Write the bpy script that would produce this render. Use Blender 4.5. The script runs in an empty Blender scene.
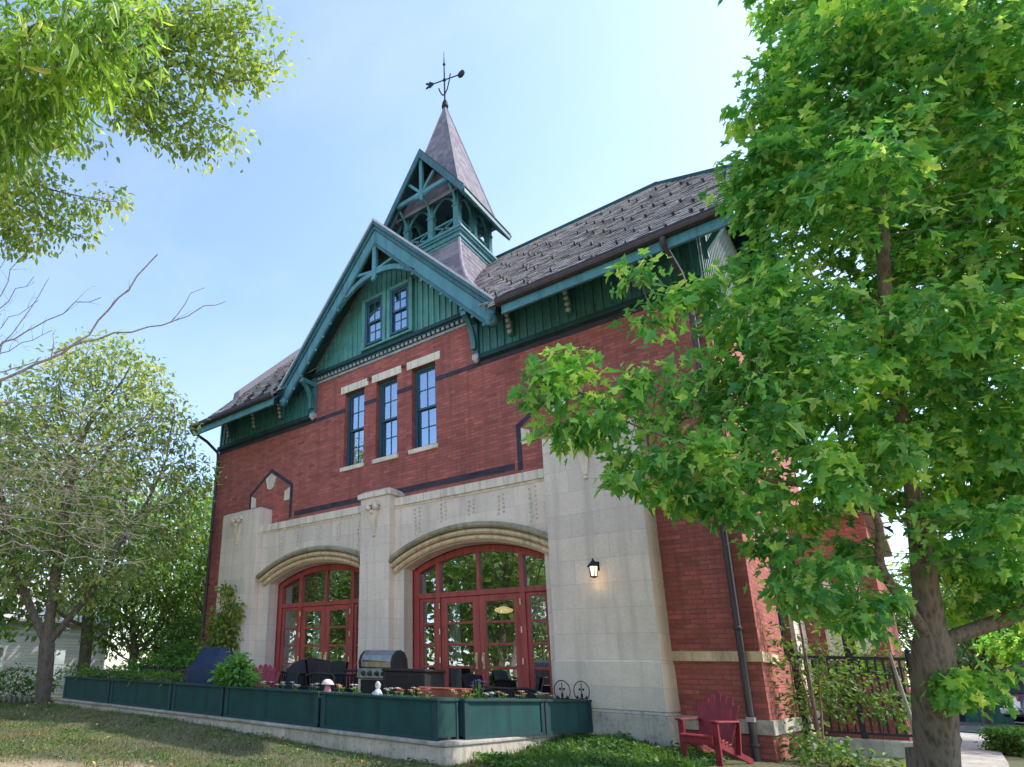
import bpy, math, random
import numpy as np
from mathutils import Vector, Matrix, noise
from mathutils.kdtree import KDTree
rnd = random.Random(7); rng = np.random.default_rng(11)
scene = bpy.context.scene
COL = scene.collection
WOFF = {}

# ------------------------------------------------------------------ mesh builder
class MB:
    def __init__(s): s.v = []; s.f = []; s.s = []
    def add(s, vs, fs, smooth=False):
        o = len(s.v); s.v += [tuple(map(float, v)) for v in vs]
        for f in fs: s.f.append([i + o for i in f]); s.s.append(smooth)
        return s
    def box(s, x0, x1, y0, y1, z0, z1):
        return s.add([(x0,y0,z0),(x1,y0,z0),(x1,y1,z0),(x0,y1,z0),(x0,y0,z1),(x1,y0,z1),(x1,y1,z1),(x0,y1,z1)],
                     [(0,3,2,1),(4,5,6,7),(0,1,5,4),(1,2,6,5),(2,3,7,6),(3,0,4,7)])
    def taper(s, b, zb, t, zt):
        (a0,a1,c0,c1), (e0,e1,g0,g1) = b, t
        return s.add([(a0,c0,zb),(a1,c0,zb),(a1,c1,zb),(a0,c1,zb),(e0,g0,zt),(e1,g0,zt),(e1,g1,zt),(e0,g1,zt)],
                     [(0,3,2,1),(4,5,6,7),(0,1,5,4),(1,2,6,5),(2,3,7,6),(3,0,4,7)])
    def beam(s, p, q, w, h, up=(0,0,1)):
        p, q = Vector(p), Vector(q); d = (q-p).normalized(); u = Vector(up)
        if abs(d.dot(u)) > .98: u = Vector((0,1,0))
        a = d.cross(u).normalized(); b = a.cross(d).normalized()
        a *= w/2; b *= h/2
        vs = [p-a-b, p+a-b, p+a+b, p-a+b, q-a-b, q+a-b, q+a+b, q-a+b]
        return s.add(vs, [(0,3,2,1),(4,5,6,7),(0,1,5,4),(1,2,6,5),(2,3,7,6),(3,0,4,7)])
    def prism(s, poly, ax, a, b):
        n = len(poly)
        def P(u, v, t): return (u,t,v) if ax == 'y' else ((t,u,v) if ax == 'x' else (u,v,t))
        vs = [P(u,v,a) for u,v in poly] + [P(u,v,b) for u,v in poly]
        area = sum(poly[i][0]*poly[(i+1)%n][1]-poly[(i+1)%n][0]*poly[i][1] for i in range(n))
        fl = [list(range(n)), list(range(2*n-1, n-1, -1))] + [(i, i+n, (i+1)%n+n, (i+1)%n) for i in range(n)]
        if (area > 0) != (ax == 'y'): fl = [list(reversed(f)) for f in fl]
        if a > b: fl = [list(reversed(f)) for f in fl]
        return s.add(vs, fl)
    def strip(s, outer, inner, ax, a, b):
        """band between two polylines of equal length, extruded along ax"""
        for i in range(len(outer)-1):
            s.prism([inner[i], inner[i+1], outer[i+1], outer[i]], ax, a, b)
        return s
    def tube(s, pts, r, n=8, cap=True):
        pts = [Vector(p) for p in pts]; m = len(pts)
        rs = r if isinstance(r, (list, tuple)) else [r]*m
        t0 = (pts[1]-pts[0]).normalized()
        ref = Vector((0,0,1)) if abs(t0.z) < .9 else Vector((1,0,0))
        a = t0.cross(ref).normalized(); vs = []
        for i, p in enumerate(pts):
            t = (pts[min(i+1,m-1)]-pts[max(i-1,0)])
            t = t.normalized() if t.length > 1e-9 else t0
            a = (a - t*a.dot(t)); a = a.normalized() if a.length > 1e-6 else t.orthogonal().normalized()
            b = t.cross(a)
            for k in range(n):
                c = 2*math.pi*k/n; vs.append(p + (a*math.cos(c)+b*math.sin(c))*rs[i])
        fs = [(i*n+k, i*n+(k+1)%n, (i+1)*n+(k+1)%n, (i+1)*n+k) for i in range(m-1) for k in range(n)]
        s.add(vs, fs, True)
        if cap:
            s.add(vs[:n], [list(range(n-1,-1,-1))]); s.add(vs[-n:], [list(range(n))])
        return s
    def lathe(s, prof, c=(0,0,0), n=16, ax='z'):
        vs = []
        for r, h in prof:
            for k in range(n):
                t = 2*math.pi*k/n; x, y = r*math.cos(t), r*math.sin(t)
                vs.append((c[0]+x,c[1]+y,c[2]+h) if ax == 'z' else ((c[0]+h,c[1]+x,c[2]+y) if ax == 'x' else (c[0]+y,c[1]+h,c[2]+x)))
        m = len(prof)
        fs = [(i*n+k, i*n+(k+1)%n, (i+1)*n+(k+1)%n, (i+1)*n+k) for i in range(m-1) for k in range(n)]
        return s.add(vs, fs, True)
    def ball(s, c, r, n=10, m=7, sc=(1,1,1)):
        vs, fs = [], []
        for i in range(m+1):
            t = math.pi*i/m
            for k in range(n):
                p = 2*math.pi*k/n
                vs.append((c[0]+r*sc[0]*math.sin(t)*math.cos(p), c[1]+r*sc[1]*math.sin(t)*math.sin(p), c[2]-r*sc[2]*math.cos(t)))
        for i in range(m):
            for k in range(n): fs.append((i*n+k, i*n+(k+1)%n, (i+1)*n+(k+1)%n, (i+1)*n+k))
        return s.add(vs, fs, True)
    def build(s, name, mat, parent=None, bevel=0, rot=None, loc=None):
        me = bpy.data.meshes.new(name); me.from_pydata(s.v, [], s.f); me.update()
        if any(s.s): me.polygons.foreach_set('use_smooth', s.s)
        me.materials.append(mat)
        return link(name, me, parent, bevel)

def link(name, me, parent=None, bevel=0):
    o = bpy.data.objects.new(name, me); COL.objects.link(o)
    if parent is not None:
        o.parent = parent
        if parent.name in WOFF: o.location = WOFF[parent.name]
    if bevel:
        m = o.modifiers.new('Bevel', 'BEVEL'); m.width = bevel; m.segments = 2; m.limit_method = 'ANGLE'; m.angle_limit = math.radians(40)
    return o
def thing(name, label, cat, loc=(0,0,0), rz=0, group=None, world=False):
    o = bpy.data.objects.new(name, None); COL.objects.link(o); o.location = loc; o.rotation_euler.z = rz
    o.empty_display_size = .2
    if world: WOFF[o.name] = -Vector(loc)
    return tag(o, label, cat, group)
def tag(o, label, cat, group=None, kind=None):
    if label: o['label'] = label
    if cat: o['category'] = cat
    if group: o['group'] = group
    if kind: o['kind'] = kind
    return o
def struct(o): o['kind'] = 'structure'; return o
def dup(root, loc, rz=0, label=None, scale=None):
    def cp(o, par):
        c = o.copy(); COL.objects.link(c); c.parent = par
        for ch in list(o.children): cp(ch, c)
        return c
    r = cp(root, None); r.location = loc; r.rotation_euler.z = rz
    if scale: r.scale = (scale,)*3 if not isinstance(scale, tuple) else scale
    if label: r['label'] = label
    return r

# ------------------------------------------------------------------ materials
def newmat(name):
    m = bpy.data.materials.new(name); m.use_nodes = True; nt = m.node_tree; nt.nodes.clear()
    out = nt.nodes.new('ShaderNodeOutputMaterial'); b = nt.nodes.new('ShaderNodeBsdfPrincipled')
    nt.links.new(b.outputs[0], out.inputs[0])
    return m, nt, b, out
def N(nt, t, props=None, **ins):
    n = nt.nodes.new(t)
    for k, v in (props or {}).items(): setattr(n, k, v)
    for k, v in ins.items():
        k2 = int(k[1:]) if k[0] == '_' and k[1:].isdigit() else k.replace('_', ' ')
        if isinstance(v, bpy.types.NodeSocket): nt.links.new(v, n.inputs[k2])
        else: n.inputs[k2].default_value = v
    return n
def c4(c): return (c[0], c[1], c[2], 1)
def ramp(nt, fac, stops):
    r = nt.nodes.new('ShaderNodeValToRGB'); e = r.color_ramp.elements
    while len(e) > 1: e.remove(e[-1])
    e[0].position, e[0].color = stops[0][0], c4(stops[0][1])
    for p, c in stops[1:]:
        x = e.new(p); x.color = c4(c)
    nt.links.new(fac, r.inputs[0]); return r.outputs[0]
def mixc(nt, fac, a, b, mode='MIX'):
    n = nt.nodes.new('ShaderNodeMix'); n.data_type = 'RGBA'; n.blend_type = mode
    for sock, v in ((n.inputs[0], fac), (n.inputs[6], a), (n.inputs[7], b)):
        if isinstance(v, bpy.types.NodeSocket): nt.links.new(v, sock)
        elif sock == n.inputs[0]: sock.default_value = v
        else: sock.default_value = c4(v)
    return n.outputs[2]
def facade_uv(nt):
    tc = N(nt, 'ShaderNodeTexCoord'); g = N(nt, 'ShaderNodeNewGeometry')
    s = N(nt, 'ShaderNodeSeparateXYZ', _0=tc.outputs['Object']); n = N(nt, 'ShaderNodeSeparateXYZ', _0=g.outputs['Normal'])
    a = N(nt, 'ShaderNodeMath', {'operation': 'ABSOLUTE'}, _0=n.outputs[0])
    gt = N(nt, 'ShaderNodeMath', {'operation': 'GREATER_THAN'}, _0=a.outputs[0], _1=.6)
    mx = N(nt, 'ShaderNodeMix', None); mx.data_type = 'FLOAT'
    nt.links.new(gt.outputs[0], mx.inputs[0]); nt.links.new(s.outputs[0], mx.inputs[2]); nt.links.new(s.outputs[1], mx.inputs[3])
    cb = N(nt, 'ShaderNodeCombineXYZ', _0=mx.outputs[0], _1=s.outputs[2])
    return cb.outputs[0], tc.outputs['Object'], s
def m_masonry(name, c1, c2, mortar, bw, bh, ms, stain, bump=.6, rough=.85, mott=.35, off=.5, drip=False, tone=.8, grain=.72):
    m, nt, b, out = newmat(name)
    uv, oc, sep = facade_uv(nt)
    wob = N(nt, 'ShaderNodeTexNoise', _0=oc, Scale=9.0, Detail=2.0)
    wv = N(nt, 'ShaderNodeVectorMath', {'operation': 'SCALE'}, _0=wob.outputs['Color'], Scale=.008)
    uv2 = N(nt, 'ShaderNodeVectorMath', {'operation': 'ADD'}, _0=uv, _1=wv.outputs[0])
    br = N(nt, 'ShaderNodeTexBrick', {'offset': off}, Vector=uv2.outputs[0], Color1=c4(c1), Color2=c4(c2), Mortar=c4(mortar), Scale=1.0,
           Mortar_Size=ms, Mortar_Smooth=.25, Bias=0.0, Brick_Width=bw, Row_Height=bh)
    n1 = N(nt, 'ShaderNodeTexNoise', _0=oc, Scale=.7, Detail=6.0, Roughness=.65)
    n2 = N(nt, 'ShaderNodeTexNoise', _0=oc, Scale=22.0, Detail=5.0, Roughness=.7)
    k1 = ramp(nt, n1.outputs[0], [(.3, (1-mott,)*3), (.7, (1+.0,)*3)])
    k2 = ramp(nt, n2.outputs[0], [(.25, (grain,)*3), (.75, (1.08,)*3)])
    col = mixc(nt, 1, br.outputs['Color'], k1, 'MULTIPLY'); col = mixc(nt, 1, col, k2, 'MULTIPLY')
    su = N(nt, 'ShaderNodeSeparateXYZ', _0=uv2.outputs[0]); MT = lambda op, a, b=0.0: N(nt, 'ShaderNodeMath', {'operation': op}, _0=a, _1=b).outputs[0]
    row = MT('FLOOR', MT('DIVIDE', su.outputs[1], bh)); par_ = MT('SUBTRACT', 1.0, MT('FLOORED_MODULO', row, 2.0))
    colm = MT('FLOOR', MT('ADD', MT('DIVIDE', su.outputs[0], bw), MT('MULTIPLY', par_, off)))
    cv_ = N(nt, 'ShaderNodeCombineXYZ', _0=colm, _1=row); wn = N(nt, 'ShaderNodeTexWhiteNoise', None, _0=cv_.outputs[0])
    col = mixc(nt, tone, col, ramp(nt, wn.outputs[0], [(0,(.55,.58,.66)),(.12,(.80,.80,.82)),(.5,(1,1,1)),(.86,(1.08,1.04,1.0)),(1,(1.30,1.22,1.12))]), 'MULTIPLY')
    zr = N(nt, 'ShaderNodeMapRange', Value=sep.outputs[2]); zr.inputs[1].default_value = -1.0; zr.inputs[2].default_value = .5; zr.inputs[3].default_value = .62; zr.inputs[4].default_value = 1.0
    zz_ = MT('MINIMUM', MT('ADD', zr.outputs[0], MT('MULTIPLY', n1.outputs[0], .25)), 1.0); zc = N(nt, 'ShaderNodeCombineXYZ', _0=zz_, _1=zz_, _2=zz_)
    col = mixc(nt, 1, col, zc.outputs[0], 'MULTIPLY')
    if drip:
        mp = N(nt, 'ShaderNodeMapping', _0=oc, Scale=(5.5, 5.5, .35))
        n3 = N(nt, 'ShaderNodeTexNoise', _0=mp.outputs[0], Scale=1.0, Detail=5.0, Roughness=.6)
        k3 = ramp(nt, n3.outputs[0], [(.48, (0,)*3), (.74, (.7,)*3)])
        col = mixc(nt, k3, col, stain)
    nt.links.new(col, b.inputs['Base Color']); b.inputs['Roughness'].default_value = rough
    h = N(nt, 'ShaderNodeMath', {'operation': 'MULTIPLY_ADD'}, _0=br.outputs['Fac'], _1=-1.0, _2=n2.outputs[0])
    bp = N(nt, 'ShaderNodeBump', Strength=bump, Distance=.012, Height=h.outputs[0]); nt.links.new(bp.outputs[0], b.inputs['Normal'])
    return m
def m_paint(name, c, rough=.5, var=.18, scale=3.0, bump=.12, dirt=None):
    m, nt, b, out = newmat(name)
    tc = N(nt, 'ShaderNodeTexCoord')
    n1 = N(nt, 'ShaderNodeTexNoise', _0=tc.outputs['Object'], Scale=scale, Detail=6.0, Roughness=.65)
    n2 = N(nt, 'ShaderNodeTexNoise', _0=tc.outputs['Object'], Scale=scale*9, Detail=3.0)
    lo = tuple(x*(1-var) for x in c); hi = tuple(min(1, x*(1+var)) for x in c)
    col = ramp(nt, n1.outputs[0], [(.3, lo), (.7, hi)])
    if dirt: col = mixc(nt, ramp(nt, n2.outputs[0], [(.52, (0,)*3), (.75, (.6,)*3)]), col, dirt)
    mp = N(nt, 'ShaderNodeMapping', _0=tc.outputs['Object'], Scale=(11, 11, .7)); n3 = N(nt, 'ShaderNodeTexNoise', _0=mp.outputs[0], Scale=1.0, Detail=5.0, Roughness=.65)
    col = mixc(nt, 1, col, ramp(nt, n3.outputs[0], [(.32, (.66,.68,.70)), (.5, (1,1,1)), (.7, (1.12,1.10,1.07))]), 'MULTIPLY')
    nt.links.new(col, b.inputs['Base Color']); b.inputs['Roughness'].default_value = rough
    bp = N(nt, 'ShaderNodeBump', Strength=bump, Distance=.01, Height=n2.outputs[0]); nt.links.new(bp.outputs[0], b.inputs['Normal'])
    return m
def m_metal(name, c, rough=.35, metallic=1.0):
    m = m_paint(name, c, rough, .12, 6, .05); b = m.node_tree.nodes['Principled BSDF']; b.inputs['Metallic'].default_value = metallic
    return m
def m_island(name, stops, rough=.8, bump_scale=30, bump=.4):
    m, nt, b, out = newmat(name)
    g = N(nt, 'ShaderNodeNewGeometry'); tc = N(nt, 'ShaderNodeTexCoord')
    n = N(nt, 'ShaderNodeTexNoise', _0=tc.outputs['Object'], Scale=bump_scale, Detail=4.0)
    col = ramp(nt, g.outputs['Random Per Island'], stops)
    col = mixc(nt, 1, col, ramp(nt, n.outputs[0], [(.3, (.75,)*3), (.7, (1.1,)*3)]), 'MULTIPLY')
    nt.links.new(col, b.inputs['Base Color']); b.inputs['Roughness'].default_value = rough
    bp = N(nt, 'ShaderNodeBump', Strength=bump, Distance=.01, Height=n.outputs[0]); nt.links.new(bp.outputs[0], b.inputs['Normal'])
    return m
def m_leaf(name, stops, trans, tf=.42, rough=.55, spec=.35, nsc=1.7):
    m, nt, b, out = newmat(name)
    g = N(nt, 'ShaderNodeNewGeometry'); tc = N(nt, 'ShaderNodeTexCoord')
    col = ramp(nt, g.outputs['Random Per Island'], stops)
    n = N(nt, 'ShaderNodeTexNoise', _0=tc.outputs['Object'], Scale=nsc, Detail=3.0)
    col = mixc(nt, 1, col, ramp(nt, n.outputs[0], [(.3, (.58, .68, .8)), (.5, (.95,.97,1.0)), (.7, (1.45, 1.25, 1.0))]), 'MULTIPLY')
    nt.links.new(col, b.inputs['Base Color']); b.inputs['Roughness'].default_value = rough
    b.inputs['Specular IOR Level'].default_value = spec
    tcol = mixc(nt, 1, col, trans, 'MULTIPLY')
    t = N(nt, 'ShaderNodeBsdfTranslucent', Color=tcol)
    mx = N(nt, 'ShaderNodeMixShader', _0=tf, _1=b.outputs[0], _2=t.outputs[0]); nt.links.new(mx.outputs[0], out.inputs[0])
    return m
def m_bark(name, c1, c2, sc=14, bump=.8):
    m, nt, b, out = newmat(name)
    tc = N(nt, 'ShaderNodeTexCoord'); mp = N(nt, 'ShaderNodeMapping', _0=tc.outputs['Object'], Scale=(1, 1, .22))
    n = N(nt, 'ShaderNodeTexNoise', _0=mp.outputs[0], Scale=sc, Detail=8.0, Roughness=.7)
    v = N(nt, 'ShaderNodeTexVoronoi', _0=mp.outputs[0], Scale=sc*1.6)
    h = N(nt, 'ShaderNodeMath', {'operation': 'MULTIPLY_ADD'}, _0=v.outputs[0], _1=.6, _2=n.outputs[0])
    nt.links.new(ramp(nt, h.outputs[0], [(.35, c1), (.85, c2)]), b.inputs['Base Color']); b.inputs['Roughness'].default_value = .9
    bp = N(nt, 'ShaderNodeBump', Strength=bump, Distance=.03, Height=h.outputs[0]); nt.links.new(bp.outputs[0], b.inputs['Normal'])
    return m
def m_glass(name, fac, tint=(.9,.95,1), rough=.0):
    m, nt, b, out = newmat(name); nt.nodes.remove(b)
    tc = N(nt, 'ShaderNodeTexCoord'); n = N(nt, 'ShaderNodeTexNoise', _0=tc.outputs['Object'], Scale=1.6, Detail=1.0)
    bp = N(nt, 'ShaderNodeBump', Strength=.06, Distance=.05, Height=n.outputs[0])
    gl = N(nt, 'ShaderNodeBsdfGlossy', Color=c4(tint), Roughness=rough, Normal=bp.outputs[0])
    tr = N(nt, 'ShaderNodeBsdfTransparent', Color=(.8,.85,.85,1))
    mx = N(nt, 'ShaderNodeMixShader', _0=fac, _1=tr.outputs[0], _2=gl.outputs[0]); nt.links.new(mx.outputs[0], out.inputs[0])
    return m
def m_emit(name, c, s):
    m, nt, b, out = newmat(name); nt.nodes.remove(b)
    e = N(nt, 'ShaderNodeEmission', Color=c4(c), Strength=s); nt.links.new(e.outputs[0], out.inputs[0]); return m

M = {}
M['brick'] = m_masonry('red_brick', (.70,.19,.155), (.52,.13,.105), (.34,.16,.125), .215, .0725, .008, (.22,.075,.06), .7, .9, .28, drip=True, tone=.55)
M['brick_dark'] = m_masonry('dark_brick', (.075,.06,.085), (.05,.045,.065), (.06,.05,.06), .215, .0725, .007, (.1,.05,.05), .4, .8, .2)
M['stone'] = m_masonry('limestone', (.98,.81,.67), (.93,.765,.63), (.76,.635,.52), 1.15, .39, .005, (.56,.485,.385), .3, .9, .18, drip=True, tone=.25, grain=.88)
M['stone_trim'] = m_paint('limestone_trim', (.84,.71,.57), .9, .10, 2.2, .25, dirt=(.66,.55,.43))
M['stone_roll'] = m_paint('tan_moulding_stone', (.76,.58,.36), .9, .15, 3.0, .3, dirt=(.5,.38,.22))
M['board_dk'] = m_paint('shaded_frieze_boards', (.065,.235,.235), .6, .22, 3.0, .1, dirt=(.025,.08,.08))  # darker copy of the board green, eave shade put into its colour
M['board_grey'] = m_paint('weathered_grey_boards', (.20,.25,.24), .7, .25, 4.0, .2, dirt=(.18,.22,.21))
M['dentil'] = m_paint('grey_dentils', (.30,.36,.36), .7, .2, 4, .1)
M['stone_carve'] = m_paint('carved_stone_tan', (.70,.59,.47), .9, .2, 6, .3)  # tan a little darker than the wall limestone
M['stone_hood'] = m_paint('stained_hood_stone', (.40,.34,.22), .9, .3, 3.0, .4, dirt=(.17,.17,.09))
M['stone_dark'] = m_paint('weathered_plinth', (.52,.45,.38), .95, .25, 2.0, .5, dirt=(.22,.21,.19))
M['teal'] = m_paint('teal_paint', (.065,.21,.23), .5, .2, 2.5, .1, dirt=(.03,.09,.10))
M['teal_lt'] = m_paint('light_teal_paint', (.08,.24,.275), .5, .18, 2.5, .1, dirt=(.06,.15,.16))
M['teal_dk'] = m_paint('dark_teal_edge', (.04,.125,.145), .5, .2, 2.5, .1, dirt=(.02,.06,.07))
M['board'] = m_paint('green_boards', (.095,.30,.27), .55, .22, 3.0, .1, dirt=(.03,.10,.10))
M['green_dk'] = m_paint('dark_green_trim', (.014,.052,.06), .75, .25, 3, .1)
M['window_blue'] = m_paint('dark_blue_sash', (.03,.09,.14), .45, .2, 4, .08)
M['red_door'] = m_paint('red_door_paint', (.44,.080,.068), .38, .16, 3, .06)
M['gutter'] = m_paint('brown_gutter', (.07,.05,.055), .45, .2, 2, .05)
M['slate'] = m_island('roof_slates', [(0,(.42,.39,.40)),(.35,(.52,.48,.485)),(.7,(.59,.545,.545)),(1,(.70,.645,.635))], .85)
M['slate_sp'] = m_island('purple_spire_slates', [(0,(.16,.145,.18)),(.5,(.205,.185,.22)),(1,(.26,.235,.265))], .95)
M['hip'] = m_paint('hip_lead', (.30,.27,.31), .8, .15, 6, .1)
M['lead'] = m_paint('pale_lead', (.50,.46,.46), .6, .15, 6, .1)
M['iron'] = m_paint('black_iron', (.012,.012,.014), .7, .2, 8, .1)
M['glass_up'] = m_glass('reflective_window_glass', .50, (.70,.84,1.0))
M['glass_door'] = m_glass('door_glass', .42)
M['dark_room'] = m_paint('dim_interior', (.10,.08,.065), .9, .2, 2, .1)
M['curtain'] = m_paint('white_curtain', (.75,.72,.68), .9, .08, 5, .1)
M['brass'] = m_metal('brass', (.75,.65,.45), .35)
M['planter'] = m_paint('planter_green', (.004,.052,.05), .8, .2, 2.0, .1, dirt=(.02,.06,.055))
M['planter2'] = m_paint('planter_blue_green', (.005,.062,.064), .8, .2, 2.0, .1)
M['soil'] = m_paint('potting_soil', (.05,.035,.025), .95, .4, 12, .6)
M['concrete'] = m_paint('concrete', (.40,.37,.32), .92, .3, 2.2, .5, dirt=(.20,.19,.16))
M['steel'] = m_metal('brushed_steel', (.34,.32,.29), .38)
M['black'] = m_paint('black_plastic', (.015,.014,.018), .5, .3, 6, .1)
M['wicker'] = m_paint('dark_wicker', (.02,.016,.022), .6, .5, 25, .5)
M['cover'] = m_paint('blue_cover', (.014,.03,.085), .6, .25, 4, .3)
M['red_plastic'] = m_paint('red_chair_paint', (.28,.022,.035), .55, .22, 5, .06)
M['white'] = m_paint('white_paint', (.78,.78,.76), .5, .06, 4, .05)
M['pink'] = m_paint('pink_ceramic', (.62,.22,.30), .4, .1, 8, .05)
M['cream'] = m_paint('cream_ceramic', (.78,.66,.60), .5, .1, 8, .05)
M['terracotta'] = m_paint('terracotta', (.36,.10,.06), .8, .2, 6, .2)
M['lamp_glow'] = m_emit('lamp_glass_glow', (1,.80,.58), 2.2)
M['pendant'] = m_emit('pendant_glow', (1,.72,.30), 1.1)
M['bark_maple'] = m_bark('maple_bark', (.045,.034,.026), (.24,.185,.14), 16, 1.0)
M['bark'] = m_bark('grey_bark', (.06,.048,.04), (.20,.165,.135), 12)
M['bark_pale'] = m_bark('pale_dead_bark', (.11,.09,.08), (.36,.315,.28), 20, .4)
M['bark_red'] = m_bark('reddish_stems', (.12,.06,.04), (.32,.19,.14), 20, .4)
M['leaf_maple'] = m_leaf('maple_leaves', [(0,(.06,.24,.065)),(.4,(.14,.39,.10)),(.75,(.27,.53,.12)),(1,(.52,.68,.22))], (2.0,1.7,.8), 0.5)
M['leaf_long'] = m_leaf('lanceolate_leaves', [(0,(.13,.29,.05)),(.5,(.24,.43,.08)),(.9,(.36,.54,.11)),(1,(.62,.66,.45))], (1.9,1.7,.8), 0.5)
M['leaf_mid'] = m_leaf('olive_leaves', [(0,(.15,.235,.075)),(.5,(.29,.38,.13)),(1,(.52,.56,.28))], (1.7,1.6,.9), 0.42)
M['leaf_light'] = m_leaf('light_olive_leaves', [(0,(.16,.27,.06)),(.5,(.30,.42,.10)),(1,(.50,.58,.20))], (1.7,1.6,.9), .45)
M['leaf_far'] = m_leaf('far_leaves', [(0,(.09,.19,.045)),(.5,(.17,.30,.07)),(1,(.30,.42,.13))], (1.7,1.6,.8), 0.42)
M['leaf_hedge'] = m_leaf('hedge_leaves', [(0,(.05,.13,.03)),(.6,(.11,.23,.045)),(1,(.21,.34,.08))], (1.6,1.6,.8), 0.35)
M['leaf_bush'] = m_leaf('bright_bush_leaves', [(0,(.07,.21,.045)),(.5,(.13,.32,.065)),(1,(.23,.42,.10))], (1.6,1.6,.8), 0.4)
M['leaf_vine'] = m_leaf('vine_leaves', [(0,(.11,.20,.035)),(.6,(.24,.34,.06)),(1,(.45,.45,.12))], (1.6,1.6,.8), 0.4)
M['grass'] = m_leaf('grass_blades', [(0,(.08,.12,.035)),(.5,(.15,.19,.06)),(.85,(.25,.245,.10)),(1,(.42,.36,.18))], (1.3,1.3,.8), 0.3)
M['fallen'] = m_leaf('dry_leaves', [(0,(.20,.12,.05)),(.5,(.36,.25,.11)),(1,(.55,.45,.25))], (1.2,1.1,.9), .15)
M['weeds'] = m_leaf('weed_blades', [(0,(.04,.12,.03)),(.5,(.085,.20,.04)),(1,(.17,.28,.07))], (1.5,1.5,.8), 0.35)
for k, c in dict(fl_white=(.8,.78,.76), fl_pink=(.75,.30,.30), fl_peach=(.80,.50,.30), fl_yellow=(.75,.60,.25), fl_purple=(.22,.14,.42), fl_red=(.55,.05,.05)).items():
    M[k] = m_paint(k, c, .7, .15, 20, .1)
# ------------------------------------------------------------------ building
G0 = -.9                                   # ground level at the building
XL, XR = -14.92, -1.77
BX = -8.4                                  # axis of gable and belfry
EY, EZ, SL = -1.0, 6.95, 1.024             # eave line and slope of main roof
RY, RZ = 4.0, 6.95 + 1.024*5.0             # ridge
def main_z(y): return EZ + SL*(y-EY)
GA, GS = 11.0, 1.15                        # gable ridge height and slope
def gable_z(x): return GA - GS*abs(x-BX)
H = thing('carriage_house', 'red brick carriage house with green gable, pointed belfry and stone arched doors', 'house', (BX, 0, G0), world=True)
P = lambda mb, n, m, par=H, bv=0: mb.build(n, m, par, bv)

def cellwall(mb, xs, zs, filled, ya, yb, ax='y'):
    nx, nz = len(xs)-1, len(zs)-1
    F = [[filled((xs[i]+xs[i+1])/2, (zs[j]+zs[j+1])/2) for j in range(nz)] for i in range(nx)]
    def V(u, v, t): return (u, t, v) if ax == 'y' else (t, u, v)
    for i in range(nx):
        for j in range(nz):
            if not F[i][j]: continue
            a, b, c, d = xs[i], xs[i+1], zs[j], zs[j+1]
            mb.add([V(a,c,ya),V(b,c,ya),V(b,d,ya),V(a,d,ya)], [(0,1,2,3)])
            mb.add([V(a,c,yb),V(b,c,yb),V(b,d,yb),V(a,d,yb)], [(3,2,1,0)])
            for (di, dj, q) in ((-1,0,((a,c),(a,d))),(1,0,((b,d),(b,c))),(0,-1,((b,c),(a,c))),(0,1,((a,d),(b,d)))):
                ii, jj = i+di, j+dj
                if 0 <= ii < nx and 0 <= jj < nz and F[ii][jj]: continue
                (u0,v0),(u1,v1) = q
                mb.add([V(u0,v0,ya),V(u0,v0,yb),V(u1,v1,yb),V(u1,v1,ya)], [(0,1,2,3)])
    return mb
WIN = [(-9.76,-9.12),(-8.745,-8.115),(-7.70,-7.05)]; ZS, ZT = 4.88, 6.88
DOORS = [(-11.87,-8.64),(-7.69,-4.66)]; SPR, CRN = 2.18, 2.56; FL = -.62
holes = [(a,b,ZS,ZT) for a,b in WIN] + [(a-.02,b+.02,FL,2.75) for a,b in DOORS]
def front(x, z):
    if z > 6.5 and not (-10.97 < x < -6.09): return False
    return not any(a < x < b and c < z < d for a,b,c,d in holes)
xs = sorted({XL,XR,-10.97,-6.09}|{v for h in holes for v in h[:2]}); zs = sorted({-1.3,6.5,7.6}|{v for h in holes for v in h[2:]})
wall = cellwall(MB(), xs, zs, front, 0, .3)
# side and back walls; right side has one tall window
def side(y, z): return not (1.95 < y < 2.98 and .5 < z < 3.0)
cellwall(wall, [.3,1.95,2.98,8.0], [-1.3,.5,3.0,6.5], side, XR, XR-.3, 'x')
wall.box(XL, XL+.3, .3, 8, -1.3, 6.5); wall.box(XL+.3, XR-.3, 7.7, 8, -1.3, 6.5)
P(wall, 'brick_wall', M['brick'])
# dark brick courses and pointed niche outlines, proud of the wall
b = MB()
for a, c in ((XL,-9.76),(-9.12,-8.745),(-8.115,-7.70),(-7.05,XR)): b.box(a, c, -.006, .01, 6.36, 6.47)
b.box(-11.42, -5.28, -.006, .01, 3.93, 4.06)
P(b, 'dark_brick_course', M['brick_dark'])
for cx in (-12.4, -4.33):
    b = MB(); w = .88
    outer = [(cx-w, 3.9), (cx-w, 4.83), (cx, 5.42), (cx+w, 4.83), (cx+w, 3.9)]
    t = .1; inner = [(cx-w+t, 3.9), (cx-w+t, 4.78), (cx, 5.31), (cx+w-t, 4.78), (cx+w-t, 3.9)]
    b.strip(outer, inner, 'y', -.008, .01)
    nb = P(b, 'pointed_niche_outline', M['brick_dark'])
    k = MB()
    k.prism([(cx-.2, 5.14),(cx-.12,4.86),(cx,4.80),(cx+.12,4.86),(cx+.2,5.14),(cx,5.27)], 'y', -.03, .01)
    P(k, 'pale_stone_block', M['stone_trim'], nb)
    for s in (-1, 1): P(MB().prism([(cx+s*(w-.11),4.40),(cx+s*(w-.11),4.74),(cx+s*(w-.28),4.66),(cx+s*(w-.30),4.40)], 'y', -.03, .01), 'pale_stone_block', M['stone_trim'], nb)
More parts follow.
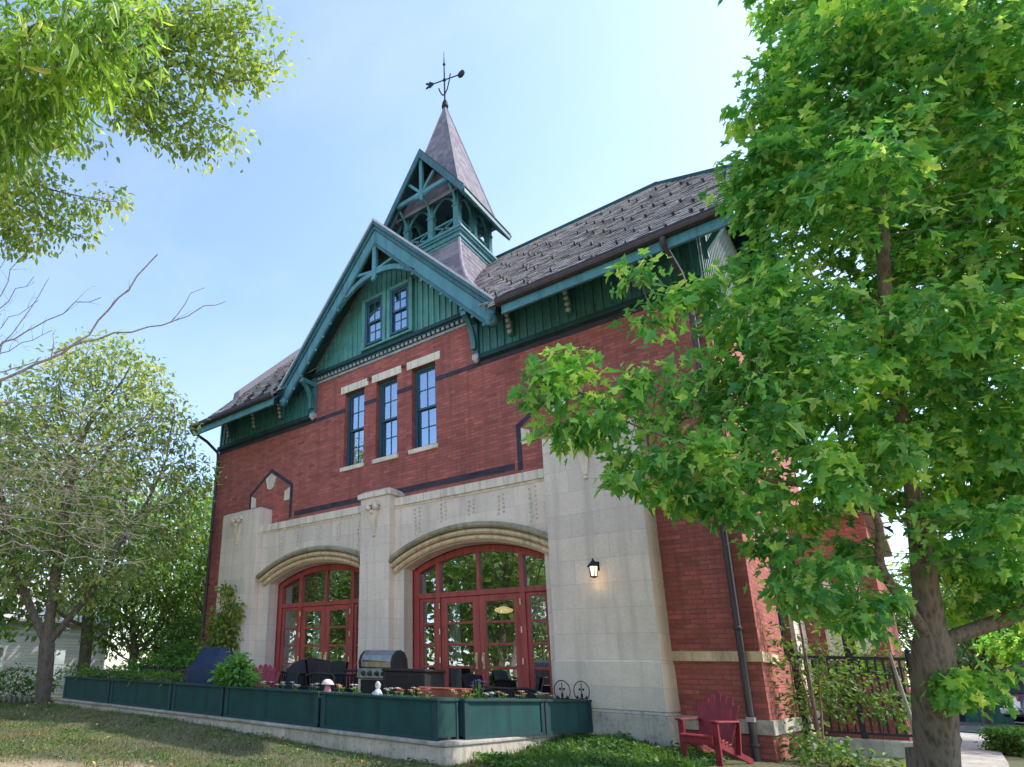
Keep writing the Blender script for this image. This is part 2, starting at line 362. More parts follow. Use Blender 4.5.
# stone bands on the brick at right
b = MB(); b.box(-2.95, XR+.03, -.03, .01, .40, .54); b.box(XR-.01, XR+.03, .012, 1.2, .40, .54)
P(b, 'stone_band', M['stone_roll'])
b = MB(); b.box(-2.88, XR+.04, -.04, .01, -.56, -.37); b.box(XR-.01, XR+.04, .012, 3, -.56, -.37)
P(b, 'plinth_band', M['stone_dark'])

# ---- stone front with arches
def arch_z(x, a, b_, spr=SPR, crn=CRN):
    c = (a+b_)/2; hw = (b_-a)/2; s = crn-spr; R = (hw*hw+s*s)/(2*s); return crn - R + math.sqrt(max(0, R*R-(x-c)**2))
PY = -.30
for (a, b_), (x0, x1) in zip(DOORS, ((-12.27,-8.75),(-7.94,-4.45))):
    s = MB(); zt = 3.55
    if a > x0: s.box(x0, a, PY, -.004, -1.2, zt)
    if b_ < x1: s.box(b_, x1, PY, -.004, -1.2, zt)
    n = 24; px = [a+(b_-a)*i/n for i in range(n+1)]
    px = [x for x in px if x0 <= x <= x1] if b_ <= x1 else px
    for u, v in zip(px, px[1:]):
        u2, v2 = max(u, x0), min(v, x1 if b_ > x1 else v)
        if v2 <= u2: continue
        zu, zv = arch_z(u,a,b_), arch_z(v2,a,b_)
        s.add([(u2,PY,zu),(v2,PY,zv),(v2,PY,zt),(u2,PY,zt),(u2,-.004,zu),(v2,-.004,zv),(v2,-.004,zt),(u2,-.004,zt)],
              [(0,1,2,3),(7,6,5,4),(0,4,5,1),(3,2,6,7)])
    pw = P(s, 'stone_arcade_wall', M['stone'])
    c = MB(); c.box(x0, x1, PY-.05, .0, zt, zt+.13); c.box(x0, x1, PY-.015, -.01, zt-.05, zt-.001); c.prism([(PY-.05,zt+.131),(-.01,zt+.131),(-.01,zt+.2),(PY-.05,zt+.17)], 'x', x0, x1)
    P(c, 'coping', M['stone_trim'], pw)
    # hood mould: three stepped rolls swept over the arch
    A, B = a-.30, b_+.30
    for nm, mt, o0, o1, yy in (('arch_moulding','stone_roll',.02,.13,PY-.10),('arch_moulding','stone_roll',.135,.24,PY-.15),('hood_moulding','stone_hood',.245,.36,PY-.20)):
        h = MB(); n = 30; rows = []
        c = (a+b_)/2; hw = (b_-a)/2; sg = CRN-SPR; R = (hw*hw+sg*sg)/(2*sg); zc = CRN-R; th = math.asin((hw+.24)/(R+.15))
        xmax = x1 if b_ > x1-.3 else 99; xmin = x0
        for i in range(n+1):
            t = -th + 2*th*i/n
            pts = []
            for rr, y in ((R+o0, PY-.002),(R+o0, yy+.03),(R+o0+.03, yy),(R+o1-.04, yy),(R+o1, yy+.05),(R+o1, PY-.002)):
                pts.append((min(max(c+rr*math.sin(t), xmin), xmax), y, zc+rr*math.cos(t)))
            rows.append(pts)
        vs = [p for r in rows for p in r]; k = 6
        fs = [(i*k+j, i*k+(j+1)%k, (i+1)*k+(j+1)%k, (i+1)*k+j) for i in range(n) for j in range(k)]
        h.add(vs, fs); h.add(rows[0], [range(k)]); h.add(rows[-1], [range(k)])
        P(h, nm, M[mt], pw)
    # faint carved chains of leaves on the spandrel
    nst = 5
    for i in range(nst):
        xx = max(x0,a) + .35 + (min(x1,b_)-max(x0,a)-.5)*i/(nst-1)
        z0 = arch_z(min(max(xx,a),b_), a, b_)+.55
        z = z0; cv = MB()
        while z < zt-.12:
            cv.ball((xx+rnd.uniform(-.02,.02)-.05, PY-.004, z), .028, 5, 3, (1,.35,1.2)); cv.ball((xx+.05, PY-.004, z+.03), .026, 5, 3, (1,.35,1.2)); z += .085
        P(cv, 'carved_leaf_pattern', M['stone_carve'], pw)

def pier(x0, x1, y, ztop, lean=0, cap=False):
    s = MB()
    s.taper((x0, x1+lean, y-lean*.6, -.002), -1.3, (x0, x1, y, -.002), ztop)
    o = P(s, 'stone_pier', M['stone'], H, .015)
    if cap:
        c = MB(); c.box(x0-.05, x1+.05, y-.05, -.002, ztop, ztop+.10); c.taper((x0-.05,x1+.05,y-.05,-.002), ztop+.101, (x0+.05,x1-.05,y+.08,-.002), ztop+.18)
        P(c, 'pier_cap', M['stone_trim'], o)
    else:
        c = MB(); c.taper((x0,x1,y,-.002), ztop+.001, (x0+.04,x1-.04,y+.1,-.002), ztop+.06); P(c, 'pier_cap', M['stone_trim'], o)
    # carved bracket high on the pier
    k = MB(); cx = (x0+x1)/2 - (.05 if not cap else 0); zz = ztop-.12
    k.box(cx-.17, cx+.17, y-.14, y+.01, zz-.09, zz)
    for q in (-.1, .1): k.ball((cx+q, y-.10, zz-.14), .075, 8, 6)
    k.ball((cx, y-.08, zz-.24), .06, 8, 6)
    k.taper((cx-.03,cx+.03,y-.02,y+.01), zz-.68, (cx-.12,cx+.12,y-.10,y+.01), zz-.2)
    k.ball((cx, y-.02, zz-.74), .035, 8, 6)
    P(k, 'carved_bracket', M['stone_trim'], o)
    return o
pier(-13.79, -12.27, -.485, 4.17); pier(-8.75, -7.94, -.485, 3.80, cap=True)
rp = pier(-4.45, -2.90, -.60, 4.17, lean=.02)
b = MB(); b.taper((-4.47,-2.86,-.66,-.003), -.33, (-4.47,-2.87,-.65,-.003), .345); b.taper((-4.47,-2.87,-.65,-.003), .346, (-4.45,-2.91,-.605,-.003), .39)
P(b, 'pier_base', M['stone'], rp, .012)
b = MB(); b.taper((-4.50,-2.83,-.70,-.003), -1.3, (-4.50,-2.84,-.70,-.003), -.38); b.taper((-4.50,-2.84,-.70,-.003), -.379, (-4.47,-2.87,-.66,-.003), -.331)
P(b, 'pier_plinth', M['stone_dark'], rp, .02)

# ---- upper sash windows
def sash_window(x0, x1, z0, z1, y, name='window', cols=2, rows=2, par=H, mat='window_blue', curtain=None):
    f = MB(); fw = .065
    f.box(x0, x0+fw, y-.03, y+.09, z0, z1); f.box(x1-fw, x1, y-.03, y+.09, z0, z1)
    f.box(x0+fw, x1-fw, y-.03, y+.09, z1-fw, z1); f.box(x0+fw, x1-fw, y-.03, y+.09, z0, z0+fw)
    w = P(f, name, M[mat], par, .006)
    zm = (z0+z1)/2
    for (a, c, yy) in ((z0+fw, zm+.025, y+.035), (zm-.025, z1-fw, y)):
        s = MB(); r = .04; X0, X1 = x0+fw+.002, x1-fw-.002
        s.box(X0, X0+r, yy, yy+.03, a, c); s.box(X1-r, X1, yy, yy+.03, a, c)
        s.box(X0+r, X1-r, yy, yy+.03, a, a+r+.01); s.box(X0+r, X1-r, yy, yy+.03, c-r, c)
        for i in range(1, cols):
            m_ = X0+(X1-X0)*i/cols; s.box(m_-.011, m_+.011, yy+.004, yy+.026, a+r, c-r)
        for j in range(1, rows):
            m_ = a+(c-a)*j/rows; s.box(X0+r, X1-r, yy+.005, yy+.025, m_-.011, m_+.011)
        sh = P(s, 'sash', M[mat], w)
        g = MB(); tl = rnd.uniform(-.006,.006)
        g.add([(X0+r,yy+.015+tl,a+r),(X1-r,yy+.015-tl,a+r),(X1-r,yy+.015-tl,c-r),(X0+r,yy+.015+tl,c-r)], [(0,1,2,3)])
        P(g, 'pane', M['glass_up'], w)
    if curtain:
        cu = MB(); n = 14
        for s in (-1, 1):
            vs = []
            for i in range(n+1):
                t = i/n; xx = (x0+x1)/2 + s*((x1-x0)/2-.07)*(1-.55*t); yy = y+.14+.02*math.sin(t*22)
                vs += [(xx, yy, z0+.05), ((x0+x1)/2 + s*((x1-x0)/2-.07)*(1-.95*t), yy, zm)]
            cu.add(vs, [(2*i, 2*i+1, 2*i+3, 2*i+2) for i in range(n)], True)
        P(cu, 'curtain', M['curtain'], w)
    return w
for i, (a, c) in enumerate(WIN):
    w = sash_window(a+.004, c-.004, ZS+.004, ZT-.004, .15, curtain=(i == 0))
    l = MB(); l.box(a-.13, c+.13, -.02, .01, ZT+.0, ZT+.20); P(l, 'lintel', M['stone_trim'], H, .008)
    l = MB(); l.box(a-.06, c+.05, -.06, .14, ZS-.10, ZS+.003); P(l, 'sill', M['stone_trim'], H, .01)
for xx in (-8.935, -7.905):
    k = MB(); k.tube([(xx-.04,-.01,7.06),(xx-.04,-.05,7.05),(xx-.04,-.06,6.98),(xx+.03,-.06,6.95),(xx+.05,-.05,7.02)], .014, 6); P(k, 'iron_wall_hook', M['iron'])

# ---- arched french doors
def french_door(a, b_, cl, cr, name):
    """a..b_ opening, cl..cr pair of leaves"""
    y0, y1 = .03, .15; zt = 1.66; f = MB()
    f.box(a+.003, a+.13, y0, y1, FL, arch_z(a+.07,a,b_)-.01); f.box(b_-.13, b_-.003, y0, y1, FL, arch_z(b_-.07,a,b_)-.01)
    n = 22; out = []; inn = []
    for i in range(n+1):
        x = a+.1+(b_-a-.2)*i/n; out.append((x, arch_z(x,a,b_)-.004)); inn.append((x, arch_z(x,a,b_)-.13))
    f.strip(out, inn, 'y', y0+.003, y1-.003)
    f.box(a+.131, b_-.131, y0+.006, y1, zt-.07, zt+.03)
    for x in (cl-.10, cr+.005): f.box(x, x+.095, y0+.002, y1-.006, FL, arch_z(x+.05,a,b_)-.10)
    m_ = (cl+cr)/2; f.box(m_-.035, m_+.035, y0+.02, y1-.02, zt+.031, arch_z(m_,a,b_)-.10)
    D = P(f, name, M['red_door'], H, .006)
    # fanlight panes
    for x0, x1 in ((a+.13,cl-.10),(cl-.005,m_-.035),(m_+.035,cr+.005),(cr+.10,b_-.13)):
        if x1-x0 < .05: continue
        g = MB(); yy = y1-.05; top = [(x0+(x1-x0)*i/8, yy, arch_z(x0+(x1-x0)*i/8,a,b_)-.12) for i in range(9)]
        g.add([(x0,yy,zt+.02),(x1,yy,zt+.02)]+top[::-1], [range(11)]); P(g, 'fanlight_pane', M['glass_door'], D)
    # leaves: stiles, rails, four panes each
    def lights(nm, x0, x1, st, z0, zs_, z1, yy, d=.05):
        s = MB(); s.box(x0, x0+st, yy, yy+d, z0, z1); s.box(x1-st, x1, yy, yy+d, z0, z1)
        s.box(x0+st, x1-st, yy+.001, yy+d-.001, z1-st*.9, z1); s.box(x0+st, x1-st, yy+.001, yy+d-.001, z0, zs_[0])
        for z in zs_[1:]: s.box(x0+st, x1-st, yy+.004, yy+d-.004, z-.024, z+.024)
        o = P(s, nm, M['red_door'], D, .005)
        zz = list(zs_)+[z1-st*.9]
        for p, q in zip(zz, zz[1:]):
            g = MB(); tl = rnd.uniform(-.004,.004); t2 = rnd.uniform(-.004,.004)
            g.add([(x0+st,yy+d*.6+tl,p),(x1-st,yy+d*.6-tl,p),(x1-st,yy+d*.6-tl+t2,q),(x0+st,yy+d*.6+tl+t2,q)], [(0,1,2,3)]); P(g, 'pane', M['glass_door'], D)
        return o
    rows = [-.42, .25, .67, 1.08]
    for x0, x1 in ((cl, m_-.004), (m_+.004, cr)): lights('door_leaf', x0, x1, .135, FL+.02, rows, zt-.075, y0+.03)
    for x0, x1 in ((a+.132, cl-.102), (cr+.102, b_-.132)):
        if x1-x0 > .2: lights('side_light', x0, x1, .075, FL+.01, [.25-.42, .25, .67, 1.08], zt-.075, y0+.035)
    for s, x in ((-1, cl-.012), (1, cr+.012)):
        for z in (-.3, .37, .92, 1.42):
            h = MB(); h.tube([(x,y0-.008,z-.055),(x,y0-.008,z+.055)], .016, 8); P(h, 'hinge', M['brass'], D)
    for s in (-1, 1):
        h = MB(); x = m_+s*.075
        h.box(x-.024, x+.024, y0+.016, y0+.03, .22, .52); h.tube([(x,y0+.02,.30),(x,y0-.03,.30),(x,y0-.035,.36),(x,y0-.03,.46),(x,y0+.02,.47)], .011, 6)
        P(h, 'door_handle', M['brass'], D)
    return D
d1 = french_door(DOORS[0][0], DOORS[0][1], -11.04, -9.45, 'french_door')
d2 = french_door(DOORS[1][0], DOORS[1][1], -7.04, -5.33, 'french_door')
def drape(x0, x1, y, z0, z1, par, tie=.0):
    c = MB(); n = 24; m = 10; vs = []
    for j in range(m+1):
        v = j/m; sq = 1-tie*(math.sin(math.pi*min(1, v*1.2)) if tie else 0)*(1-v*.3)
        for i in range(n+1): u = i/n; vs.append((x1-(x1-x0)*(1-u)*sq, y+.03*math.sin(u*28), z1-(z1-z0)*v))
    c.add(vs, [(j*(n+1)+i, j*(n+1)+i+1, (j+1)*(n+1)+i+1, (j+1)*(n+1)+i) for j in range(m) for i in range(n)], True)
    P(c, 'curtain', M['curtain'], par)
drape(-10.0, -9.42, .35, -.5, 1.6, d1, .45); drape(-11.75, -11.3, .35, -.5, 1.6, d1); drape(-10.95, -10.75, .4, -.4, 1.55, d1)
drape(-7.1, -6.85, .45, -.5, 1.6, d2)
# interior shell
i = MB(); i.box(XL+.31, XR-.31, .31, 7.69, -.70, FL-.002); i.box(XL+.31, XR-.31, .31, 7.69, 3.0, 3.1); i.box(XL+.31, XR-.31, 3.6, 3.7, FL, 2.99); i.box(-8.3, -8.15, .31, 3.59, FL, 2.99)
i.box(XL+.31, XR-.31, 1.6, 1.7, 3.11, 7.0)
P(i, 'interior_partition', M['dark_room'])

# ---- gable front: boards, dentils, trusses
g = MB(); ga = lambda x: gable_z(x)-.30
x = -10.98; bw = .155
gwin = [(-9.06,-8.50,7.92,9.17),(-8.27,-7.71,7.92,9.17)]
g.prism([(-11.15,7.74),(-5.65,7.74),(-5.65,ga(-5.65)),(BX,GA-.30),(-11.15,ga(-11.15))], 'y', .0, .1)
while x < -5.75:
    top = ga(x)-.02
    hit = [w for w in gwin if w[0]-.16 < x < w[1]+.10]
    if hit:
        g.box(x, x+.045, -.028, .0, 7.74, hit[0][2]-.07)
        if top > hit[0][3]+.12: g.box(x, x+.045, -.028, .0, hit[0][3]+.12, top)
    elif top > 7.8: g.box(x, x+.045, -.028, .0, 7.74, top)
    x += bw
P(g, 'gable_boarding', M['board'])
t = MB()
for (a, c, z0, z1) in gwin:
    t.box(a-.10, a-.002, -.11, -.001, z0-.06, z1+.09); t.box(c+.002, c+.10, -.11, -.001, z0-.06, z1+.09)
    t.box(a-.002, c+.002, -.11, -.001, z1+.002, z1+.09); t.box(a-.11, c+.11, -.135, -.001, z0-.12, z0-.061)
P(t, 'window_casing', M['board'], H, .006)
for (a, c, z0, z1) in gwin: sash_window(a, c, z0, z1, -.07, 'gable_window')
t = MB(); t.box(-11.05, -6.0, -.10, -.001, 7.66, 7.76); t.box(-11.0, -6.05, -.06, -.001, 7.60, 7.659)
P(t, 'gable_sill_beam', M['green_dk'], H, .01)
t = MB(); x = -10.97
while x < -6.12:
    t.box(x, x+.07, -.06, -.001, 7.53, 7.60); x += .125
t.box(-10.97, -6.09, -.03, -.001, 7.44, 7.499)
P(t, 'dentil_course', M['dentil'])
# bargeboards
BY = -.58
for s in (-1, 1):
    t = MB()
    def edge(off, d0, d1): return [(BX+s*d0, GA-GS*d0-off), (BX+s*d1, GA-GS*d1-off)]
    hw = 3.18
    t.prism(edge(.27, 0, hw-.02)+edge(.64, .0, hw-.16)[::-1], 'y', BY, BY+.07)
    o = P(t, 'bargeboard', M['teal_lt'], H, .01)
    t2 = MB(); t2.prism(edge(.03, 0, hw+.06)+edge(.14, .0, hw+.02)[::-1], 'y', BY-.08, BY+.08); t2.prism(edge(.141, 0, hw+.02)+edge(.268, .0, hw)[::-1], 'y', BY-.035, BY+.08); t2.prism(edge(.641, 0, hw-.16)+edge(.74, 0, hw-.2)[::-1], 'y', BY-.02, BY+.05)
    P(t2, 'edge_moulding', M['teal_dk'], o, .008)
    t3 = MB(); e = (BX+s*(hw-.10), GA-GS*(hw-.10)-.52); t3.lathe([(.0,-.05),(.12,-.05),(.12,.1),(0,.1)], (e[0], BY, e[1]), 14, 'y'); t3.ball((e[0], BY-.05, e[1]), .05, 8, 6)
    P(t3, 'scroll_end', M['teal_lt'], o)
    t4 = MB()
    for i in range(9):
        d = .9 + i*.25; t4.ball((BX+s*d, BY-.005, GA-GS*d-.76), .04, 8, 6, (1,.6,1))
    P(t4, 'bead_pattern', M['teal_lt'], o)
def truss(cx, y, apz, inner, slope, half, crown, name, th=.09, par=H):
    """king post, struts and curved tie inside a gable"""
    t = MB(); zi = lambda d: inner - slope*abs(d)
    n = 18; arc_o = []; arc_i = []
    for i in range(n+1):
        d = -half + 2*half*i/n; z = crown - (crown-zi(half)+.05)*(abs(d)/half)**2.2
        arc_o.append((cx+d, z+.07)); arc_i.append((cx+d, z-.07))
    t.strip(arc_o, arc_i, 'y', y, y+th)
    t.box(cx-.06, cx+.06, y-.01, y+th+.01, crown-.16, inner+.02)
    for s in (-1, 1):
        d = half*.52; t.beam((cx+s*.05, y+th/2, crown+.05), (cx+s*d, y+th/2, zi(d)+.04), th*.8, .09, (0,1,0))
    t.ball((cx, y-.01, crown-.2), .07, 8, 6)
    return P(t, name, M['teal_lt'], par, .006)
truss(BX, BY+.0, GA, 10.30, 1.06, 1.22, 9.50, 'gable_truss')
# gable roof slabs + soffit
for s in (-1, 1):
    t = MB(); d1 = 3.26; y0 = BY-.08
    def gz(d): return GA-GS*d
    yb0 = EY+(gz(0)-EZ)/SL; yb1 = EY+(gz(d1)-EZ)/SL
    t.add([(BX,y0,gz(0)+.04),(BX+s*d1,y0,gz(d1)+.04),(BX+s*d1,max(yb1,y0+.05),gz(d1)+.04),(BX,yb0,gz(0)+.04),
           (BX,y0,gz(0)-.03),(BX+s*d1,y0,gz(d1)-.03),(BX+s*d1,max(yb1,y0+.05),gz(d1)-.03),(BX,yb0,gz(0)-.03)],
          [(0,1,2,3),(7,6,5,4),(0,4,5,1),(1,5,6,2),(2,6,7,3)])
    P(t, 'gable_roof', M['slate'])
    t = MB(); d2 = 3.05
    t.add([(BX,BY+.07,gz(0)-.2),(BX+s*d2,BY+.07,gz(d2)-.2),(BX+s*d2,.0,gz(d2)-.2),(BX,.0,gz(0)-.2)], [(0,1,2,3)])
    for k in range(3):
        pass
    P(t, 'gable_soffit', M['green_dk'])
# curved brackets under the gable feet
for s in (-1, 1):
    x = BX+s*2.42; t = MB()
    t.box(x-.06, x+.06, -.10, -.012, 6.58, 7.62)
    t.box(x-.06, x+.06, BY+.02, -.10, 7.34, 7.46)
    n = 10; o_, i_ = [], []
    for k in range(n+1):
        a = k/n*math.pi/2; o_.append((-.10-.42*(1-math.cos(a))-.01, 6.72+.62*math.sin(a))); i_.append((-.10-.42*(1-math.cos(a))-.10+.04*k/n, 6.72+.62*math.sin(a)-.02))
    for k in range(n): t.prism([i_[k], i_[k+1], o_[k+1], o_[k]], 'x', x-.05, x+.05)
    o = P(t, 'gable_bracket', M['teal'], H)
    f = MB(); f.box(x-.07, x+.07, -.13, -.012, 6.48, 6.60); f.ball((x, -.08, 6.47), .06, 8, 6); P(f, 'bracket_foot', M['lead'], o)

# ---- eaves: frieze boards, brackets, fascia, gutter
def eave_segment(x0, x1):
    f = MB(); f.box(x0, x1, -.02, -.001, 6.60, 7.75)
    x = x0+.05
    while x < x1-.05: f.box(x, x+.05, -.05, -.02, 6.60, 7.6); x += .165
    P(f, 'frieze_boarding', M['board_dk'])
    f = MB(); f.box(x0, x1, -.10, -.001, 6.49, 6.60); f.box(x0, x1, -.05, -.001, 6.47, 6.489); P(f, 'frieze_sill', M['green_dk'], H, .008)
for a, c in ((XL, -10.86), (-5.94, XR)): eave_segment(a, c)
for x in (-14.3, -13.1, -12.0, -5.15, -3.95, -2.75):
    t = MB(); t.box(x-.05, x+.05, -.16, -.051, 6.75, 7.5); t.prism([(-.16,7.45),(-.16,6.95),(-.24,7.05),(-.42,7.22),(-.6,7.30),(-.6,7.42)], 'x', x-.045, x+.045)
    o = P(t, 'eave_bracket', M['teal'], H, .006)
    f = MB()
    for k in range(4): f.ball((x, -.19-.03*k, 6.80+.11*k), .05, 8, 5, (1.1,.9,1))
    P(f, 'carved_face', M['lead'], o)
for (a, c) in ((-15.0, -11.38), (-4.98, -1.08)):
    t = MB(); t.box(a+.08, c-.02, EY+.02, EY+.06, 6.74, 6.93); t.box(a+.08, c-.02, EY+.0, EY+.06, 6.70, 6.739); P(t, 'fascia', M['teal_lt'], H, .006)
    t = MB()
    prof = [(EY-.11,7.0),(EY-.115,6.95),(EY-.09,6.905),(EY-.04,6.89),(EY+.015,6.895),(EY+.015,7.0),(EY,7.0),(EY-.02,6.92),(EY-.075,6.925),(EY-.095,7.0)]
    t.prism(prof, 'x', a, c); t.box(a, c, EY-.12, EY-.10, 6.99, 7.01)
    P(t, 'gutter', M['gutter'])
    t = MB()
    t.add([(a+.1,EY+.06,6.86),(c-.04,EY+.06,6.86),(c-.04,0,7.80),(a+.1,0,7.80)], [(0,1,2,3)])
    P(t, 'eave_soffit', M['green_dk'])
    t = MB(); x = a+.3
    while x < c-.1:
        t.beam((x, EY+.08, 6.84), (x, -.03, 7.74), .07, .12); x += .62
    P(t, 'rafter_ends', M['green_dk'])
# rafters boards at both verges
def downspout(pts, r=.045):
    t = MB(); t.tube(pts, r, 10); o = P(t, 'downspout', M['gutter'])
    z = 5.5
    x, y = pts[-1][0], pts[-1][1]
    while z > -1:
        c = MB(); c.lathe([(r+.004,-.03),(r+.016,-.02),(r+.016,.02),(r+.004,.03)], (x, y, z), 12); c.box(x-.02, x+.02, y+.02, -.002, z-.015, z+.015); P(c, 'pipe_strap', M['gutter'], o); z -= 1.55
downspout([(-2.05,EY-.06,6.88),(-2.05,EY-.05,6.75),(-2.0,-.45,6.55),(-1.97,-.12,6.2),(-1.97,-.12,5.9),(-1.97,-.12,-1.0)])
downspout([(-14.82,EY-.05,6.9),(-14.82,EY-.04,6.76),(-14.82,-.55,6.62),(-14.84,-.12,6.40),(-14.84,-.09,6.2),(-14.84,-.09,-1.0)])
pc = MB(); pc.box(-2.02,-1.92,-.175,-.06,-.40,-.34)
P(pc, 'pipe_joint', M['stone_dark'])

# ---- main roof: base slabs with individual slates on the front plane
X0, X1 = -15.0, -1.08; HX0, HX1 = -15.0, -3.12; CY = 1.75; CZ = main_z(CY)
rb = MB(); q = .06
F = lambda x, y: (x, y, main_z(y)-q); Bk = lambda x, y: (x, 2*RY-y, main_z(y)-q)
rb.add([F(X0,EY),F(BX-3.5,EY),F(BX,2.93),F(BX+3.5,EY),F(X1,EY),F(X1,CY),F(HX1,RY),F(HX0,RY)], [range(8)])
rb.add([Bk(X0,EY),Bk(X1,EY),Bk(X1,CY),Bk(HX1,RY),Bk(HX0,RY)], [range(5)])
rb.add([F(X1,CY),Bk(X1,CY),F(HX1,RY)], [range(3)])
roof = P(rb, 'main_roof', M['green_dk'])
ct, st_ = 1/math.sqrt(1+SL*SL), SL/math.sqrt(1+SL*SL)
up = Vector((0, ct, st_)); nor = Vector((0, -st_, ct))
ex = .185; LEN = (RY-EY)/ct; sl = MB(); sg = []; row = 0; s = 0
while s < LEN-.05:
    x = X0 - rnd.random()*.2
    while x < X1:
        w = rnd.uniform(.17, .27); cx = x+w/2; y = EY+(s+.1)*ct
        xa, xb = max(x, X0), min(x+w-.006, X1)
        lim = 0 if y < CY else (y-CY)/(RY-CY)*(X1-HX1)
        inside = X0 <= cx <= X1-lim and xb-xa > .03
        dg = abs(cx-BX); hid = gable_z(cx) > main_z(y)+.25 and dg < 3.3
        if inside and not hid:
            th = rnd.uniform(.010,.022); lift = rnd.uniform(0,.006); jig = rnd.uniform(-.018,.018)
            o = Vector((0, EY, EZ)) + up*(s+jig); Ls = ex*1.25
            a0 = o + nor*(.018+lift); a1 = o + up*Ls + nor*(-.012)
            v = []
            for xx in (xa, xb):
                for pnt in (a0-nor*th, a0, a1, a1-nor*th): v.append((xx, pnt.y, pnt.z))
            sl.add(v, [(0,1,2,3),(7,6,5,4),(0,4,5,1),(1,5,6,2)])
        x += w
    s += ex; row += 1
P(sl, 'slates', M['slate'], roof)
row = 0; s = .55  # raised black dashes standing in for shadows and gaps between the slates
while s < LEN-.9:
    x = X0+.3+(row % 2)*.33
    while x < X1-.2:
        y = EY+s*ct; lim = 0 if y < CY else (y-CY)/(RY-CY)*(X1-HX1)
        if X0+lim*0+.3 < x < X1-lim-.4 and not (gable_z(x) > main_z(y)-.1 and abs(x-BX) < 3.4) and rnd.random() < .86 and not (abs(x-BX) < 1.5 and y > 1.2):
            o = Vector((x+rnd.uniform(-.05,.05), y, main_z(y)))
            aa = o-up*.10+nor*.015; bb = o+up*.08+nor*.02
            sg.append((aa, bb, o))
        x += .60
    s += .50; row += 1
sg.sort(key=lambda q: (q[2]-Vector((0,-10.65,0))).length); rest = MB()
for i, (aa, bb, o) in enumerate(sg):
    k = MB() if i < 100 else rest; ln = rnd.uniform(.11,.17)
    k.beam(o-up*ln+nor*.05+Vector((.03,0,0)), o+up*ln+nor*.03-Vector((.03,0,0)), .032, .075, tuple(nor))
    if i < 100: P(k, 'shadow_dash', M['iron'], roof)
if rest.v: P(rest, 'shadow_dash', M['iron'], roof)['kind'] = 'stuff'
rc = MB()
rc.beam(F(HX0-.05,RY), F(HX1+.05,RY), .22, .12)
for (a, c) in ((F(X1,CY),F(HX1,RY)),(Bk(X1,CY),F(HX1,RY))): rc.beam(Vector(a)+Vector((0,0,.06)), Vector(c)+Vector((0,0,.06)), .16, .09)
P(rc, 'ridge_cap', M['green_dk'], roof)
for x in (X0+.03, X1-.03):
    vb = MB(); cy_, cz_ = (CY, CZ) if x > -5 else (RY-.02, RZ)
    for S in (1, -1):
        fy = (lambda y: y) if S == 1 else (lambda y: 2*RY-y)
        vb.beam((x, fy(EY-.02), EZ-.16), (x, fy(cy_), cz_-.16), .05, .22)
    if x > -5: vb.beam((x, CY, CZ-.16), (x, 2*RY-CY, CZ-.16), .05, .2)
    P(vb, 'verge_board', M['teal'], roof)
vc = MB(); vc.prism([(.4,main_z(.4)-.05),(.45,main_z(.45)+.22),(RY,RZ+.22),(RY,RZ-.1)], 'x', X0-.02, X0+.26); vc.prism([(2*RY-.4,main_z(.4)-.05),(2*RY-.45,main_z(.45)+.22),(RY,RZ+.22),(RY,RZ-.1)], 'x', X0-.02, X0+.26)
P(vc, 'verge_coping', M['slate_sp'], roof)
# end gable boarding (vertical planks above the brick)
for x, sgn in ((XR, 1), (XL, -1)):
    t = MB(); pr_ = [(0,6.5),(8,6.5),(8,main_z(0)-.18),(2*RY-CY,CZ-.2),(CY,CZ-.2),(0,main_z(0)-.18)]
    t.prism(pr_, 'x', x-.02*sgn, x+.0*sgn)
    if x == XL: t.prism([(CY,CZ-.21),(2*RY-CY,CZ-.21),(RY,RZ-.2)], 'x', x-.02*sgn, x)
    y = .03
    while y < 7.95:
        zt = min(main_z(min(y, 2*RY-y)), CZ)-.22; t.box(min(x,x+.03*sgn), max(x,x+.03*sgn), y, y+.05, 6.5, zt); y += .17
    P(t, 'end_boarding', M['board_grey'])
    for y in (.25, 2.2):
        k = MB(); z = main_z(y)-.25; ow = .6*sgn
        k.beam((x+.05*sgn, y, z-.75), (x+ow, y, z-.08), .09, .10); k.beam((x+.05*sgn, y, z-.9), (x+.05*sgn, y, z), .09, .08); k.beam((x+.05*sgn, y, z-.06), (x+ow, y, z-.06), .09, .09)
        P(k, 'verge_bracket', M['teal'])
# side window in the right wall
sw = MB(); sw.box(XR-.14, XR-.10, 1.96, 2.05, .5, 3.0); sw.box(XR-.14, XR-.10, 2.88, 2.97, .5, 3.0); sw.box(XR-.14, XR-.10, 2.05, 2.88, 2.9, 3.0); sw.box(XR-.14, XR-.10, 2.05, 2.88, .5, .6); sw.box(XR-.135, XR-.105, 2.05, 2.88, 1.7, 1.78)
w = P(sw, 'side_window', M['window_blue'])
g = MB(); g.add([(XR-.12,2.05,.6),(XR-.12,2.88,.6),(XR-.12,2.88,2.9),(XR-.12,2.05,2.9)], [(0,1,2,3)]); P(g, 'pane', M['glass_up'], w)
g = MB(); g.box(XR-.01, XR+.06, 3.0, 4.36, -1.2, 3.2); P(g, 'stone_quoin', M['stone'])
